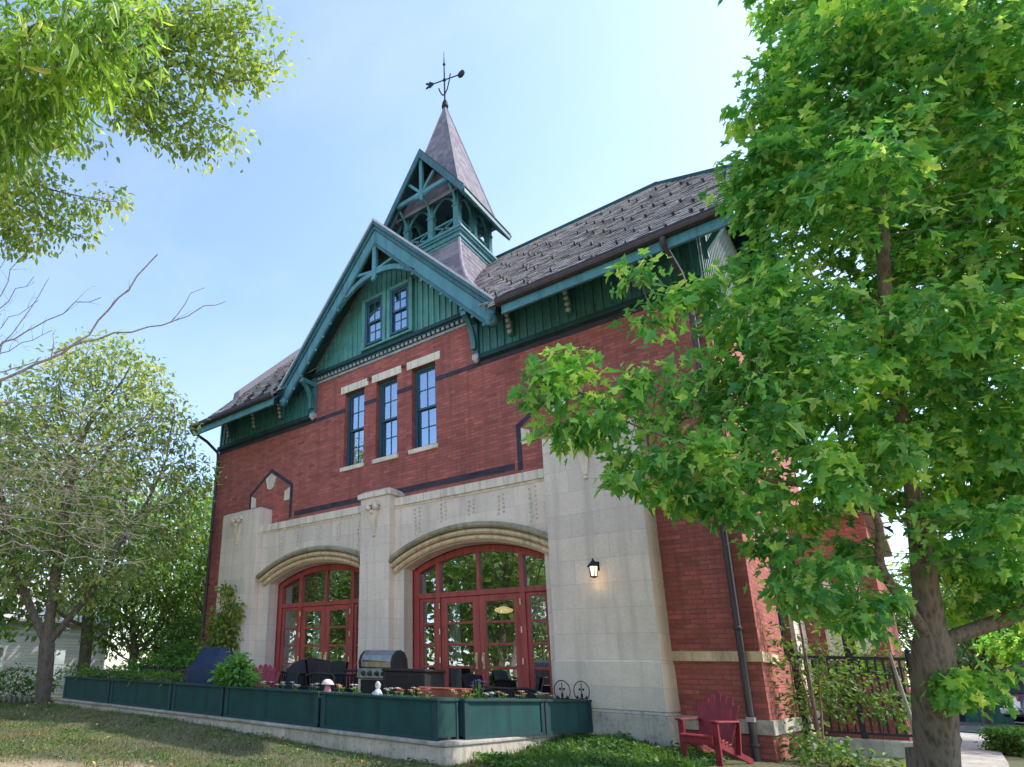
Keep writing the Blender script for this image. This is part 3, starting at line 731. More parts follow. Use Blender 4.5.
# rear wing
wg = MB(); wg.box(XR+.002, -.55, 4.4, 9.5, -1.3, 3.3); o = P(wg, 'rear_wing', M['brick'])
P(MB().box(XR+.07, -.5, 4.34, 4.41, 2.15, 2.4), 'soldier_course', M['brick_dark'], o); P(MB().box(XR+.07, -.5, 4.35, 4.41, .35, .5), 'soldier_course', M['brick_dark'], o)
g = MB(); g.prism([(4.2,3.28),(9.7,3.28),(9.7,3.4),(7,4.1),(4.2,3.4)], 'x', XR+.01, -.35); P(g, 'wing_roof', M['slate'], o)
for (a, c) in ((-1.42,-1.2),(-1.02,-.8)):
    g = MB(); g.box(a, c, 4.36, 4.41, .6, 2.05); P(g, 'stone_jamb', M['stone_trim'], o)
g = MB(); g.box(-1.2, -1.02, 4.38, 4.41, .6, 2.05); P(g, 'dark_doorway', M['iron'], o)

# ---- belfry
CX, CYb = BX, 2.8
b = MB(); lv = [(9.0,1.9),(9.5,1.55),(9.9,1.32),(10.3,1.14),(10.8,1.0),(11.5,.92)]
sk = MB()
for i in range(len(lv)-1):
    (z0,h0),(z1,h1) = lv[i], lv[i+1]
    n = max(1, round((z1-z0)/.17))
    for j in range(n):
        za, zb = z0+(z1-z0)*j/n, z0+(z1-z0)*(j+1)/n; ha, hb = h0+(h1-h0)*j/n, h0+(h1-h0)*(j+1)/n
        for s in range(4):
            c_, s_ = round(math.cos(s*math.pi/2)), round(math.sin(s*math.pi/2))
            u = -ha
            while u < ha-.02:
                w = min(rnd.uniform(.16,.26), ha-u); k = rnd.uniform(.003,.008)
                def T(uu, out, z): return (CX + c_*out - s_*uu, CYb + s_*out + c_*uu, z)
                r_ = hb/ha
                sk.add([T(u,ha+k,za),T(u+w-.006,ha+k,za),T((u+w)*r_,hb,zb+.004),T(u*r_,hb,zb+.004),T(u,ha-.006,za),T(u+w-.006,ha-.006,za)], [(0,1,2,3),(4,5,1,0)]); u += w
BF = P(sk, 'belfry', M['slate_sp'])
c = MB()
for sx in (-1,1):
    for sy in (-1,1):
        c.tube([(CX+sx*(h+.015), CYb+sy*(h+.015), z) for z, h in lv], .04, 8)
P(c, 'hip_roll', M['hip'], BF)
c = MB(); c.box(CX-.86, CX+.86, CYb-.86, CYb+.86, 8.6, 11.46)
for z0, z1, h in ((11.46,11.54,.95),(11.54,11.66,.99),(11.66,11.72,1.05),(11.72,11.80,1.09),(11.80,11.86,1.02)): c.box(CX-h, CX+h, CYb-h, CYb+h, z0, z1-.001)
P(c, 'cornice', M['teal'], BF, .012)
pz0, pz1 = 11.86, 13.15
pos = [(-.84,-.84),(0,-.84),(.84,-.84),(.84,0),(.84,.84),(0,.84),(-.84,.84),(-.84,0)]
for (dx, dy) in pos:
    p = MB(); x, y = CX+dx, CYb+dy; w = .085
    p.box(x-w, x+w, y-w, y+w, pz0, pz1+(.3 if dx == 0 else 0)); p.box(x-w-.025, x+w+.025, y-w-.025, y+w+.025, pz0, pz0+.10); p.box(x-w-.02, x+w+.02, y-w-.02, y+w+.02, pz1-.55, pz1-.50)
    # curved braces at the head
    for ddx, ddy in ((1,0),(-1,0),(0,1),(0,-1)):
        tx, ty = dx+ddx*.4, dy+ddy*.4
        if max(abs(tx),abs(ty)) > .9 and not (ddy == -1 and dy < -.5): continue
        if abs(tx) < .8 and abs(ty) < .8: continue
        p.tube([(x+ddx*(.06+.34*(k/6)**2.0), y+ddy*(.06+.34*(k/6)**2.0), pz1-.52+.5*(k/6)**.8) for k in range(7)], .045, 6)
    P(p, 'belfry_post', M['teal'], BF)
for s in range(4):
    c_, s_ = round(math.cos(s*math.pi/2)), round(math.sin(s*math.pi/2)); r_ = MB()
    def T(u, z): return (CX + c_*.84 - s_*u, CYb + s_*.84 + c_*u, z)
    for k in (-1, 1):
        a, e = (.08*k if k > 0 else -.76), (.76 if k > 0 else -.08)
        r_.beam(T(a,pz0+.40), T(e,pz0+.40), .05, .05); r_.beam(T(a,pz0+.09), T(e,pz0+.09), .05, .05)
        r_.beam(T(a,pz0+.10), T(e,pz0+.39), .035, .035); r_.beam(T(e,pz0+.10), T(a,pz0+.39), .035, .035)
    P(r_, 'belfry_railing', M['teal'], BF)
    r2 = MB(); r2.beam(T(-.92,pz1+.06), T(.92,pz1+.06), .14, .14); P(r2, 'head_beam', M['teal'], BF)
# belfry gable roof (ridge front to back) with front and back trusses
ga_z, gs, gh = 14.74, 1.49, 1.40; yf, yb = 1.38, 3.98
rf = MB()
for s in (-1, 1):
    rf.prism([(BX, ga_z),(BX+s*gh, ga_z-gs*gh),(BX+s*gh, ga_z-gs*gh-.10),(BX, ga_z-.14)], 'y', yf, yb)
P(rf, 'belfry_roof', M['green_dk'], BF)
ed = MB()
for s in (-1, 1):
    for y in (yf-.03, yb-.03):
        ed.prism([(BX, ga_z-.05),(BX+s*(gh+.02), ga_z-gs*(gh+.02)-.05),(BX+s*(gh-.07), ga_z-gs*(gh-.07)-.30),(BX, ga_z-.34)], 'y', y, y+.06)
    ed.box(min(BX+s*gh, BX+s*(gh-.05)), max(BX+s*gh, BX+s*(gh-.05)), yf+.04, yb-.04, ga_z-gs*gh-.22, ga_z-gs*gh-.03)
    k = yf+.2
    while k < yb-.1: ed.beam((BX+s*(gh-.06), k, ga_z-gs*(gh-.06)-.23), (BX+s*.85, k, ga_z-gs*.85-.23), .06, .09); k += .33
P(ed, 'belfry_bargeboard', M['teal_dk'], BF, .006)
for y in (yf+.05, yb-.12):
    t = MB(); inn = ga_z-.40; ch = 13.22
    t.box(CX-.85, CX+.85, y, y+.08, ch-.06, ch+.06); t.box(CX-.05, CX+.05, y-.008, y+.09, ch-.16, inn+.05)
    for s in (-1, 1):
        t.beam((CX+s*.04,y+.04,ch+.05), (CX+s*.42,y+.04,inn-gs*.42+.03), .07, .07, (0,1,0)); t.beam((CX+s*.04,y+.04,ch-.1), (CX+s*.55,y+.04,ch+.0), .05, .05, (0,1,0))
    t.ball((CX, y+.03, ch-.2), .06, 8, 6)
    P(t, 'belfry_truss', M['teal_lt'], BF)
ci = MB(); ci.box(CX-.8, CX+.8, CYb-.8, CYb+.8, 13.25, 13.30); P(ci, 'belfry_ceiling', M['green_dk'], BF)
bl = MB(); bl.lathe([(.0,.55),(.1,.54),(.16,.45),(.2,.2),(.3,.02),(.31,0),(.27,0)], (CX, CYb, 12.35), 16); bl.tube([(CX,CYb,12.9),(CX,CYb,13.25)], .03, 6); P(bl, 'bell', M['iron'], BF)
# spire
sp = MB(); apx = 17.5; nrow = 26
for j in range(nrow):
    za, zb = 12.95+(apx-12.95)*j/nrow, 12.95+(apx-12.95)*(j+1)/nrow
    ha, hb = (apx-za)/4.2, (apx-zb)/4.2
    for s in range(4):
        c_, s_ = round(math.cos(s*math.pi/2)), round(math.sin(s*math.pi/2)); u = -ha
        while u < ha-.01:
            w = min(rnd.uniform(.13,.22), ha-u); k = rnd.uniform(.002,.006)
            def T(uu, out, z): return (CX + c_*out - s_*uu, CYb + s_*out + c_*uu, z)
            r_ = hb/ha
            sp.add([T(u,ha+k,za),T(u+w-.004,ha+k,za),T((u+w)*r_,hb,zb+.01),T(u*r_,hb,zb+.01),T(u,ha-.006,za),T(u+w-.004,ha-.006,za)], [(0,1,2,3),(4,5,1,0)]); u += w
S = P(sp, 'spire', M['slate_sp'])
c = MB(); 
for sx in (-1,1):
    for sy in (-1,1): c.beam((CX+sx*1.085, CYb+sy*1.085, 12.95), (CX, CYb, apx), .05, .04)
P(c, 'spire_hip', M['hip'], S)
c = MB(); c.lathe([(.0,-.12),(.10,-.1),(.11,0),(.06,.05),(.09,.1),(.05,.2),(.03,.24),(0,.25)], (CX, CYb, apx), 12); P(c, 'finial', M['iron'], S)
v = MB(); v.tube([(CX,CYb,apx+.2),(CX,CYb,18.6),(CX,CYb,19.3),(CX,CYb,19.75)], [.03,.028,.02,.008], 8); v.ball((CX,CYb,19.2), .05, 8, 6); v.ball((CX,CYb,18.55), .06, 8, 6)
for s in (-1, 1):
    v.tube([(CX,CYb,17.95),(CX+s*.12,CYb-s*.04,18.05),(CX+s*.22,CYb-s*.07,18.3),(CX+s*.28,CYb-s*.1,18.5)], .022, 6)
VN = P(v, 'weathervane', M['iron'])
d = Vector((.945,.327,0)).normalized(); a = MB(); cc = Vector((CX,CYb,18.55))
a.tube([cc-d*.46, cc+d*.50], .02, 6)
tip = cc+d*.54
a.lathe([(.0,-.03),(.12,-.03),(.12,.03),(.0,.03)], tuple(tip), 12, 'y')
for k in (-1,1): a.beam(cc-d*.46, cc-d*.60+Vector((0,0,k*.11)), .03, .06); a.beam(cc-d*.37, cc-d*.50+Vector((0,0,k*.11)), .03, .06)
P(a, 'vane_arrow', M['iron'], VN)
# ------------------------------------------------------------------ ground
def gz(x, y):
    z = -.9 + (max(.015, min(.11, .11*(-5-x)/4))*math.exp(-((y+4.6)/.55)**2) if -14.5 < x < -4.2 else 0)
    if y < -4.6: z -= .075*(-4.6-y)
    if x < -14: z -= .028*(-14-x) if x > -40 else .73
    z += .14*math.exp(-((x+3.75)**2/.8+(y+1.2)**2/1.3)) - .03*math.exp(-((x+5.5)**2/2+(y+5)**2/.6))
    z += .02*noise.noise(Vector((x*.6, y*.6, 0)))
    return z
def axis(a, b, fine0, fine1, st):
    v = list(np.arange(fine0, fine1+1e-6, st)); s = st; x = fine0
    while x > a: s *= 1.35; x -= s; v.insert(0, max(x, a))
    s = st; x = v[-1]
    while x < b: s *= 1.35; x += s; v.append(min(x, b))
    return v
gx, gy = axis(-900, 900, -24, 4, .4), axis(-700, 1200, -11, 1, .3)
vs = [(x, y, gz(x, y)) for y in gy for x in gx]; nx = len(gx)
g = MB(); g.add(vs, [(j*nx+i, j*nx+i+1, (j+1)*nx+i+1, (j+1)*nx+i) for j in range(len(gy)-1) for i in range(nx-1)], True)
m, nt, b, out = newmat('lawn_and_dirt'); tc = N(nt, 'ShaderNodeTexCoord'); sp_ = N(nt, 'ShaderNodeSeparateXYZ', _0=tc.outputs['Object'])
n1 = N(nt, 'ShaderNodeTexNoise', _0=tc.outputs['Object'], Scale=1.1, Detail=7.0, Roughness=.65); n2 = N(nt, 'ShaderNodeTexNoise', _0=tc.outputs['Object'], Scale=26.0, Detail=6.0, Roughness=.75)
gr = ramp(nt, n2.outputs[0], [(.3,(.04,.065,.02)),(.5,(.10,.12,.045)),(.68,(.19,.17,.09))])
di = ramp(nt, n2.outputs[0], [(.3,(.26,.19,.11)),(.5,(.50,.39,.25)),(.7,(.70,.58,.42))])
xs_ = N(nt, 'ShaderNodeMath', {'operation': 'MULTIPLY_ADD'}, _0=sp_.outputs[0], _1=-.42, _2=sp_.outputs[1])
yy = N(nt, 'ShaderNodeMath', {'operation': 'MULTIPLY_ADD'}, _0=n1.outputs[0], _1=1.6, _2=xs_.outputs[0])
k = N(nt, 'ShaderNodeMapRange', Value=yy.outputs[0]); k.inputs[1].default_value = -2.85; k.inputs[2].default_value = -3.3; k.inputs[3].default_value = .12; k.inputs[4].default_value = 1.0
far = N(nt, 'ShaderNodeMath', {'operation': 'GREATER_THAN'}, _0=sp_.outputs[1], _1=-9.5)
nt.links.new(mixc(nt, k.outputs[0], gr, di), b.inputs['Base Color']); b.inputs['Roughness'].default_value = .95
bp = N(nt, 'ShaderNodeBump', Strength=.9, Distance=.05, Height=n2.outputs[0]); nt.links.new(bp.outputs[0], b.inputs['Normal'])
M['ground'] = m
struct(g.build('ground', m))
# path at right and driveway behind it
p = MB(); pts = [(-.02,1.2,.46),(.0,3,.5),(.05,6,.5),(.12,9,.6),(.12,14,.9)]
for (x, y, w), (x2, y2, w2) in zip(pts, pts[1:]): p.add([(x,y,gz(x,y)+.05),(x+w,y,gz(x,y)+.05),(x2+w2,y2,gz(x2,y2)+.05),(x2,y2,gz(x2,y2)+.05)], [(0,1,2,3)])
struct(p.build('path', M['concrete']))
p = MB(); p.add([(-3,13.9,-.83),(14,13.9,-.83),(14,24.5,-.83),(-3,24.5,-.83)], [(0,1,2,3)]); M['asphalt'] = m_paint('asphalt', (.055,.055,.058), .9, .2, 6, .5)
struct(p.build('driveway', M['asphalt']))
# terrace slab and its concrete kerb
t = MB(); t.taper((-14.02,-4.05,-4.42,-.31), -1.5, (-14.0,-4.08,-4.40,-.31), -.71)
struct(t.build('terrace_slab', M['stone_dark'], None, .02))
t = MB(); t.box(-14.02,-4.06,-4.43,-.31,-.709,-.665); struct(t.build('terrace_kerb', M['concrete'], None, .012))
t = MB(); t.box(-13.6,-4.3,-4.0,-.305,-.664,FL-.01); struct(t.build('terrace_paving', M['stone_dark']))

# ------------------------------------------------------------------ planter boxes
def planter(L, W, Hh, label, loc, rz, mat='planter'):
    """local x along the box, front face at y=0"""
    t = thing('planter_box', label, 'planter', loc, rz, 'green planter boxes round the terrace')
    b = MB(); b.box(.012, L-.012, .012, .05, .03, Hh-.03); b.box(.012, L-.012, W-.05, W-.012, .03, Hh-.03); b.box(.012, .05, .05, W-.05, .03, Hh-.03); b.box(L-.05, L-.012, .05, W-.05, .03, Hh-.03); b.box(.05, L-.05, .05, W-.05, .03, .06)
    b.build('panel', M[mat], t, .004)
    for x0 in (0, L-.08):
        for y0, y1 in ((-.006,.03),(W-.03,W+.006)): MB().box(x0, x0+.08, y0, y1, 0, Hh-.031).build('corner_post', M['green_dk'], t, .005)
    r = MB(); r.box(-.008, L+.008, -.02, .06, Hh-.03, Hh); r.box(-.008, L+.008, W-.06, W+.02, Hh-.03, Hh); r.box(-.008, .06, .061, W-.061, Hh-.03, Hh); r.box(L-.06, L+.008, .061, W-.061, Hh-.03, Hh)
    r.build('rim', M['green_dk'], t, .005)
    k = MB(); k.box(0, L, -.004, .02, 0, .035); k.build('base_rail', M['green_dk'], t)
    s = MB(); s.box(.055, L-.055, .055, W-.055, .06, Hh-.07); s.build('soil', M['soil'], t)
    return t
JX = [-13.77,-11.75,-9.61,-8.16,-6.08,-4.18]
LB = ['green planter box at the far left end of the terrace','green planter box next to the left end one, low leafy plants inside','short green planter box below the leafy round bush','green planter box below the red terrace chair and wicker chairs','long green planter box at the corner in front of the grill']
for i in range(5): planter(JX[i+1]-JX[i]-.05, .42, .455, LB[i], (JX[i]+.015, -4.33, -.663), 0, 'planter')
ang = math.atan2(.27, 3.2)
def sidepos(d): return (-4.16+.0+d*math.sin(ang), -3.86+d*math.cos(ang), -.663)
planter(1.80, .40, .455, 'green planter box round the corner with the purple flowers', sidepos(0), math.pi/2-ang, 'planter2')
planter(1.33, .40, .455, 'green planter box at the right end against the big stone pier', sidepos(1.83), math.pi/2-ang, 'planter2')

# ------------------------------------------------------------------ terrace things
# stainless grill
g = thing('gas_grill', 'stainless steel gas grill with closed curved lid on the terrace', 'grill', (-6.30,-2.7,FL-.005), math.radians(4)); g.scale = (.78,.85,.96)
b = MB(); pf = [(-.26,.80),(-.27,.90),(-.22,1.0),(-.12,1.07),(.02,1.09),(.14,1.05),(.22,.95),(.24,.80)]
b.prism(pf, 'x', -.36, .36); b.build('lid', M['steel'], g, .012)
for s in (-1,1):
    c = MB(); c.prism([(y*1.04,.79+(z-.8)*1.04) for y,z in pf], 'x', s*.361, s*.41); c.build('lid_end', M['black'], g, .01)
c = MB(); c.tube([(-.26,-.30,.90),(-.26,-.335,.91),(.26,-.335,.91),(.26,-.30,.90)], .014, 8); c.build('lid_handle', M['steel'], g)
c = MB(); c.prism([(-.30,.62),(-.34,.64),(-.30,.79),(.24,.79),(.24,.62)], 'x', -.40, .40); pn = c.build('control_panel', M['steel'], g, .008)
for x in (-.24,-.08,.08,.24):
    k = MB(); k.lathe([(.0,-.05),(.03,-.05),(.035,0),(.045,.004),(.045,.01)], (x,-.325,.71), 12, 'y'); k.build('knob', M['black'], pn)
c = MB(); c.box(-.38,.38,-.24,.22,.08,.615); c.build('cabinet', M['black'], g, .01)
for s in (-1,1):
    c = MB(); c.box(s*.41 if s > 0 else -.80, .80 if s > 0 else -.41, -.24, .22, .73, .77); c.box(s*.44-.02,s*.44+.02,-.2,.18,.64,.729); c.build('side_shelf', M['black'], g, .01)
for x in (-.33,.33):
    for y in (-.2,.18):
        c = MB(); c.lathe([(0,-.02),(.05,-.02),(.05,.02),(0,.02)], (x,y,.05), 12, 'x'); c.build('caster', M['black'], g)
# dark box beside it
g = thing('storage_box', 'dark flat topped wicker storage box beside the steel grill', 'storage box', (-5.62,-2.85,FL-.005))
b = MB(); b.box(-.36,.36,-.24,.24,.04,.72); b.build('body', M['wicker'], g, .01)
b = MB(); b.box(-.39,.39,-.27,.27,.721,.765); b.build('lid', M['black'], g, .012)
for x in (-.34,.34):
    for y in (-.22,.22): MB().box(x-.03,x+.03,y-.03,y+.03,0,.72).build('corner_post', M['wicker'], g, .004)
b = MB()
z = .09
while z < .70: b.box(-.31,.31,-.252,-.24,z,z+.022); z += .034
b.build('woven_panel', M['wicker'], g)
# blue covered grill
g = thing('covered_grill', 'grill under a dark blue cover at the left of the terrace', 'grill', (-10.75,-2.6,FL-.005))
b = MB(); prof = [(-.34,.05),(-.36,.66),(-.34,.72),(-.13,1.10),(.12,1.11),(.33,.74),(.35,.66),(.33,.05)]
n = 26; L = .56; vs = []; k = len(prof)
for i in range(n+1):
    x = -L+2*L*i/n; e = 1-.10*(abs(x)/L)**6; dz = -.30*max(0,(abs(x)-.30)/.26)**1.0
    for y, z in prof: vs.append((x+.008*math.sin(z*20), y*e+.012*math.sin(x*17+z*9), z+(dz if z > .75 else 0)+.008*math.sin(x*23)))
b.add(vs, [(i*k+j, i*k+j+1, (i+1)*k+j+1, (i+1)*k+j) for i in range(n) for j in range(k-1)], True); b.add(vs[:k], [range(k)]); b.add(vs[-k:], [range(k)])
b.build('cover', M['cover'], g)
b = MB(); b.box(-.95,-.69,-.22,.2,.60,.66); b.box(-.93,-.72,-.2,.18,.0,.595); b.build('side_cabinet', M['black'], g, .01)
b = MB(); b.lathe([(0,-.02),(.07,-.02),(.07,.02),(0,.02)], (-.5,-.25,.07), 12, 'x'); b.lathe([(0,-.02),(.07,-.02),(.07,.02),(0,.02)], (.5,-.25,.07), 12, 'x'); b.build('caster', M['black'], g)
# adirondack chairs
def adirondack(label, loc, rz, sc=1):
    g = thing('adirondack_chair', label, 'chair', loc, rz); g.scale = sc if isinstance(sc, tuple) else (sc,)*3
    for s in (-1,1):
        b = MB(); b.box(s*.27-.045,s*.27+.045,-.40,-.36,0,.52); b.build('front_leg', M['red_plastic'], g, .006)
        b = MB(); b.prism([(-.44,.36),(-.44,.26),(.48,.0),(.56,.0),(.56,.06)], 'x', s*.22-.018, s*.22+.018); b.build('side_rail', M['red_plastic'], g, .006)
        b = MB(); b.prism([(s*.225,-.44),(s*.325,-.44),(s*.345,-.39),(s*.335,-.1),(s*.30,.22),(s*.25,.24)], 'z', .521, .548); b.build('armrest', M['red_plastic'], g, .008)
        b = MB(); b.beam((s*.27,.14,.12),(s*.27,.22,.52),.03,.07,(1,0,0)); b.build('back_leg', M['red_plastic'], g, .005)
    b = MB()
    for i in range(6):
        y = -.45+i*.088; z = .37-(i*.088)*.28 - (.02 if i == 0 else 0); b.beam((-.25,y,z),(.25,y,z),.078,.022,(0,-.28,1))
    b.box(-.26,.26,-.475,-.455,.25,.36); b.build('seat', M['red_plastic'], g, .006)
    for i in range(7):
        u = i-3; x = u*.078; tilt = Vector((u*.012, .36, .93)).normalized(); base = Vector((x*.88, .02, .24)); Ls = .70 - .035*u*u*.45
        w = .036; tp = base+tilt*Ls+Vector((u*.022,0,0)); b = MB()
        a = Vector((1,0,0)); nrm = Vector((0,-.93,.36)).normalized()*.011
        vs = [base-a*w-nrm, base+a*w-nrm, tp+a*w*1.05-nrm-tilt*.03, tp-nrm, tp-a*w*1.05-nrm-tilt*.03]; vs += [v+nrm*2 for v in vs]
        b.add(vs, [(0,1,2,3,4),(9,8,7,6,5)]+[(j,(j+1)%5,(j+1)%5+5,j+5) for j in range(5)]); b.build('back_slat', M['red_plastic'], g, .005)
    b = MB(); b.beam((-.27,.155,.50),(.27,.155,.50),.03,.06,(0,0,1)); b.beam((-.22,.26,.74),(.22,.26,.74),.025,.05); b.build('back_rail', M['red_plastic'], g, .004)
    return g
adirondack('red slatted adirondack chair on the grass by the right brick wall', (-2.25,-.95,-.90), math.radians(-16), (.80,.88,.97))
adirondack('red adirondack chair on the terrace behind the planter bush', (-8.72,-3.1,FL-.005), math.radians(35), .88)
# wicker chairs
def wicker_chair(label, loc, rz, rounded):
    g = thing('wicker_chair', label, 'chair', loc, rz)
    b = MB(); b.box(-.28,.28,-.28,.24,.36,.44); b.build('seat', M['wicker'], g, .02)
    n = 14; vs = []
    for i in range(n+1):
        t = -1+2*i/n; top = (.92-.20*abs(t)**2.5) if rounded else .90-.03*abs(t)
        yb_ = .26-.10*abs(t)**2*(1.6 if rounded else .5)
        for z in (.40, top): vs += [(t*.30, yb_+(z-.4)*.22, z), (t*.30, yb_+.04+(z-.4)*.22, z)]
    b = MB(); b.add(vs, [q for i in range(n) for q in ((4*i,4*i+4,4*i+6,4*i+2),(4*i+1,4*i+3,4*i+7,4*i+5),(4*i+2,4*i+6,4*i+7,4*i+3))]); b.build('backrest', M['wicker'], g)
    for s in (-1,1):
        b = MB(); b.tube([(s*.30,-.27,.0),(s*.30,-.27,.60),(s*.31,-.22,.65),(s*.31,.1,.66),(s*.30,.30,.62)], .022, 8); b.build('arm_frame', M['wicker'], g)
        b = MB(); b.tube([(s*.27,.24,.42),(s*.28,.30,0)], .02, 8); b.build('back_leg', M['wicker'], g)
        b = MB()
        for k in range(8): b.box(s*.29-.008,s*.29+.008,-.25+k*.065,-.215+k*.065,.40,.63)
        b.build('woven_side', M['wicker'], g)
    return g
wicker_chair('dark wicker chair with rounded back before the left door', (-8.70,-2.35,FL-.005), math.radians(8), True)
wicker_chair('dark wicker chair with square back before the left door', (-8.05,-2.25,FL-.005), math.radians(-10), False)
wicker_chair('dark armchair just left of the steel grill', (-7.15,-2.95,FL-.005), math.radians(95), False)
wicker_chair('dark wicker chair at the right door, left of the pair', (-5.0,-1.75,FL-.005), math.radians(150), False).scale = (.9,.9,.82)
wicker_chair('dark wicker chair at the right door, close to the big pier', (-4.80,-1.15,FL-.005), math.radians(-60), False).scale = (.9,.9,.82)
# wall lantern
g = thing('wall_lantern', 'small black lit wall lantern on the right stone pier', 'lantern', (-3.68,-.62,1.80))
b = MB(); b.box(-.05,.05,.012,.035,-.05,.10); b.tube([(0,.012,.05),(0,-.06,.10),(0,-.11,.10),(0,-.12,.06)], .011, 6); b.build('bracket', M['iron'], g, .004)
b = MB(); b.lathe([(0,.135),(.012,.13),(.016,.10),(.03,.085),(.05,.06),(.095,.015),(.10,.0),(.07,.0)], (0,-.12,0), 6); b.build('hood', M['iron'], g)
b = MB(); b.lathe([(.0,-.155),(.05,-.155),(.066,-.003),(0,-.003)], (0,-.12,0), 6); b.build('glass', M['lamp_glow'], g)
b = MB()
for k in range(6):
    a = 2*math.pi*k/6; b.beam((.052*math.cos(a),-.12+.052*math.sin(a),-.155),(.070*math.cos(a),-.12+.070*math.sin(a),0),.010,.010)
b.lathe([(0,-.185),(.02,-.18),(.055,-.165),(.06,-.155),(0,-.155)], (0,-.12,0), 6); b.build('cage', M['iron'], g)
lg = bpy.data.lights.new('lantern_bulb', 'POINT'); lg.energy = .45; lg.color = (1,.72,.42); lg.shadow_soft_size = .06
lo = bpy.data.objects.new('lantern_bulb', lg); COL.objects.link(lo); lo.parent = g; lo.location = (0,-.12,-.26)
# pendant lamp in the room behind the right door
g = thing('pendant_lamp', 'glowing pendant lamp seen through the right door glass', 'lamp', (-6.30,1.25,1.42))
b = MB(); b.lathe([(.0,-.05),(.10,-.05),(.17,-.02),(.19,.01),(.17,.03),(.05,.08),(0,.09)], (0,0,0), 18); b.build('shade', M['pendant'], g)
b = MB(); b.tube([(0,0,.1),(0,0,1.56)], .008, 6); b.build('cord', M['iron'], g)
# dining table inside
g = thing('dining_table', 'dark table standing inside behind the right glass door', 'table', (-6.3,1.5,FL))
b = MB(); b.box(-.75,.75,-.45,.45,.72,.76); b.build('tabletop', M['wicker'], g, .006)
for x in (-.68,.68):
    for y in (-.38,.38): b = MB(); b.box(x-.03,x+.03,y-.03,y+.03,0,.719); b.build('leg', M['wicker'], g)
# pink and white garden figures, trough
g = thing('garden_figure', 'pink garden figure with pale domed cap on the planter', 'ornament', (-6.17,-4.10,-.24)); g.scale = (.68,.68,.75)
b = MB(); b.lathe([(0,0),(.07,0),(.08,.04),(.06,.12),(.05,.16),(0,.17)], (0,0,0), 14); b.ball((0,0,.16), .05, 10, 8); b.build('body', M['pink'], g)
b = MB(); b.lathe([(.0,.26),(.05,.255),(.10,.225),(.135,.17),(.13,.16),(.05,.17),(0,.17)], (0,0,0), 16); b.build('cap', M['cream'], g)
g = thing('garden_figure', 'small white and grey garden figure in front of the grill', 'ornament', (-5.28,-4.10,-.24)); g.scale = (.72,.72,.72)
b = MB(); b.lathe([(0,0),(.075,0),(.085,.05),(.06,.11),(.035,.14),(0,.15)], (0,0,0), 14); b.tube([(-.05,0,.10),(-.10,-.03,.05)], .02, 6); b.tube([(.05,0,.10),(.10,-.03,.05)], .02, 6); b.build('body', M['white'], g)
b = MB(); b.ball((0,0,.185), .05, 12, 8); b.build('head', M['white'], g)
b = MB(); b.lathe([(.055,.20),(.05,.23),(.02,.27),(0,.275)], (0,0,0), 12); b.build('hat', M['lead'], g)
t = MB(); t.taper((-.30,.30,-.10,.10), 0, (-.33,.33,-.12,.12), .18); t.box(-.345,.345,-.135,.135,.181,.205)
o = t.build('terracotta_trough', M['terracotta'], None, .01); o.location = (-4.75,-3.35,FL-.004); o.rotation_euler.z = .5
tag(o, 'low brick red trough behind the planter at the right door', 'trough')
o.location.z = -.30
st = MB(); st.box(-.33,.33,-.12,.12,0,.315); so = st.build('plant_stand', M['wicker'], None, .01); so.location = (-4.75,-3.35,FL-.004); so.rotation_euler.z = .5; tag(so, 'dark low stand under the brick red trough', 'stand')
# iron scroll ornaments
for i, (d, lb) in enumerate(((2.42,'left one of two black iron scroll ornaments on the planter'),(3.0,'right one of two black iron scroll ornaments, nearest the pier corner'))):
    x, y, z = sidepos(d); g = thing('scroll_ornament', lb, 'ornament', (x-.05, y, -.225), .42); g.scale = (.72,.72,.85)
    b = MB(); pts = [(.15*math.cos(a)*(1), 0, .16+.17*math.sin(a)) for a in np.linspace(-.3*math.pi, 1.3*math.pi, 22)]; b.tube(pts, .010, 6); b.build('hoop', M['iron'], g)
    for s in (-1,1):
        b = MB(); b.tube([(s*(.02+.055*t*math.cos(t*5)), 0, .09+.06*t*math.sin(t*5)) for t in np.linspace(.25,1.25,14)], .010, 6); b.ball((s*.09,0,.055), .022, 8, 6); b.ball((s*.035,0,.19), .022, 8, 6); b.build('scroll', M['iron'], g)
    b = MB(); b.tube([(0,0,-.12),(0,0,.30)], .009, 6); b.build('stem', M['iron'], g)
# ------------------------------------------------------------------ vegetation
def npmesh(name, V, polys_len, idx, mat, parent=None, smooth=False):
    me = bpy.data.meshes.new(name)
    me.vertices.add(len(V)); me.vertices.foreach_set('co', np.ascontiguousarray(V, dtype=np.float32).ravel())
    me.loops.add(len(idx)); me.loops.foreach_set('vertex_index', np.ascontiguousarray(idx, dtype=np.int32))
    me.polygons.add(len(polys_len)); st = np.concatenate([[0], np.cumsum(polys_len)[:-1]]).astype(np.int32)
    me.polygons.foreach_set('loop_start', st); me.update(calc_edges=True)
    if smooth: me.polygons.foreach_set('use_smooth', np.ones(len(polys_len), dtype=bool))
    me.materials.append(mat); return link(name, me, parent)
def nrm(a): return a/np.maximum(np.linalg.norm(a, axis=1, keepdims=True), 1e-9)
def half_tpl(half, fold=.22, droop=.18):
    """leaf of two halves sharing the midrib; half = outline from base to tip on the +y side"""
    pts = [half[0], half[-1]] + half[1:-1] + [(x, -y) for x, y in half[1:-1]]
    k = len(half)-2
    V = np.array([(x, y, abs(y)*fold - droop*x*x) for x, y in pts])
    return V, [[0]+[2+i for i in range(k)]+[1], [1]+[2+k+i for i in range(k-1,-1,-1)]+[0]]
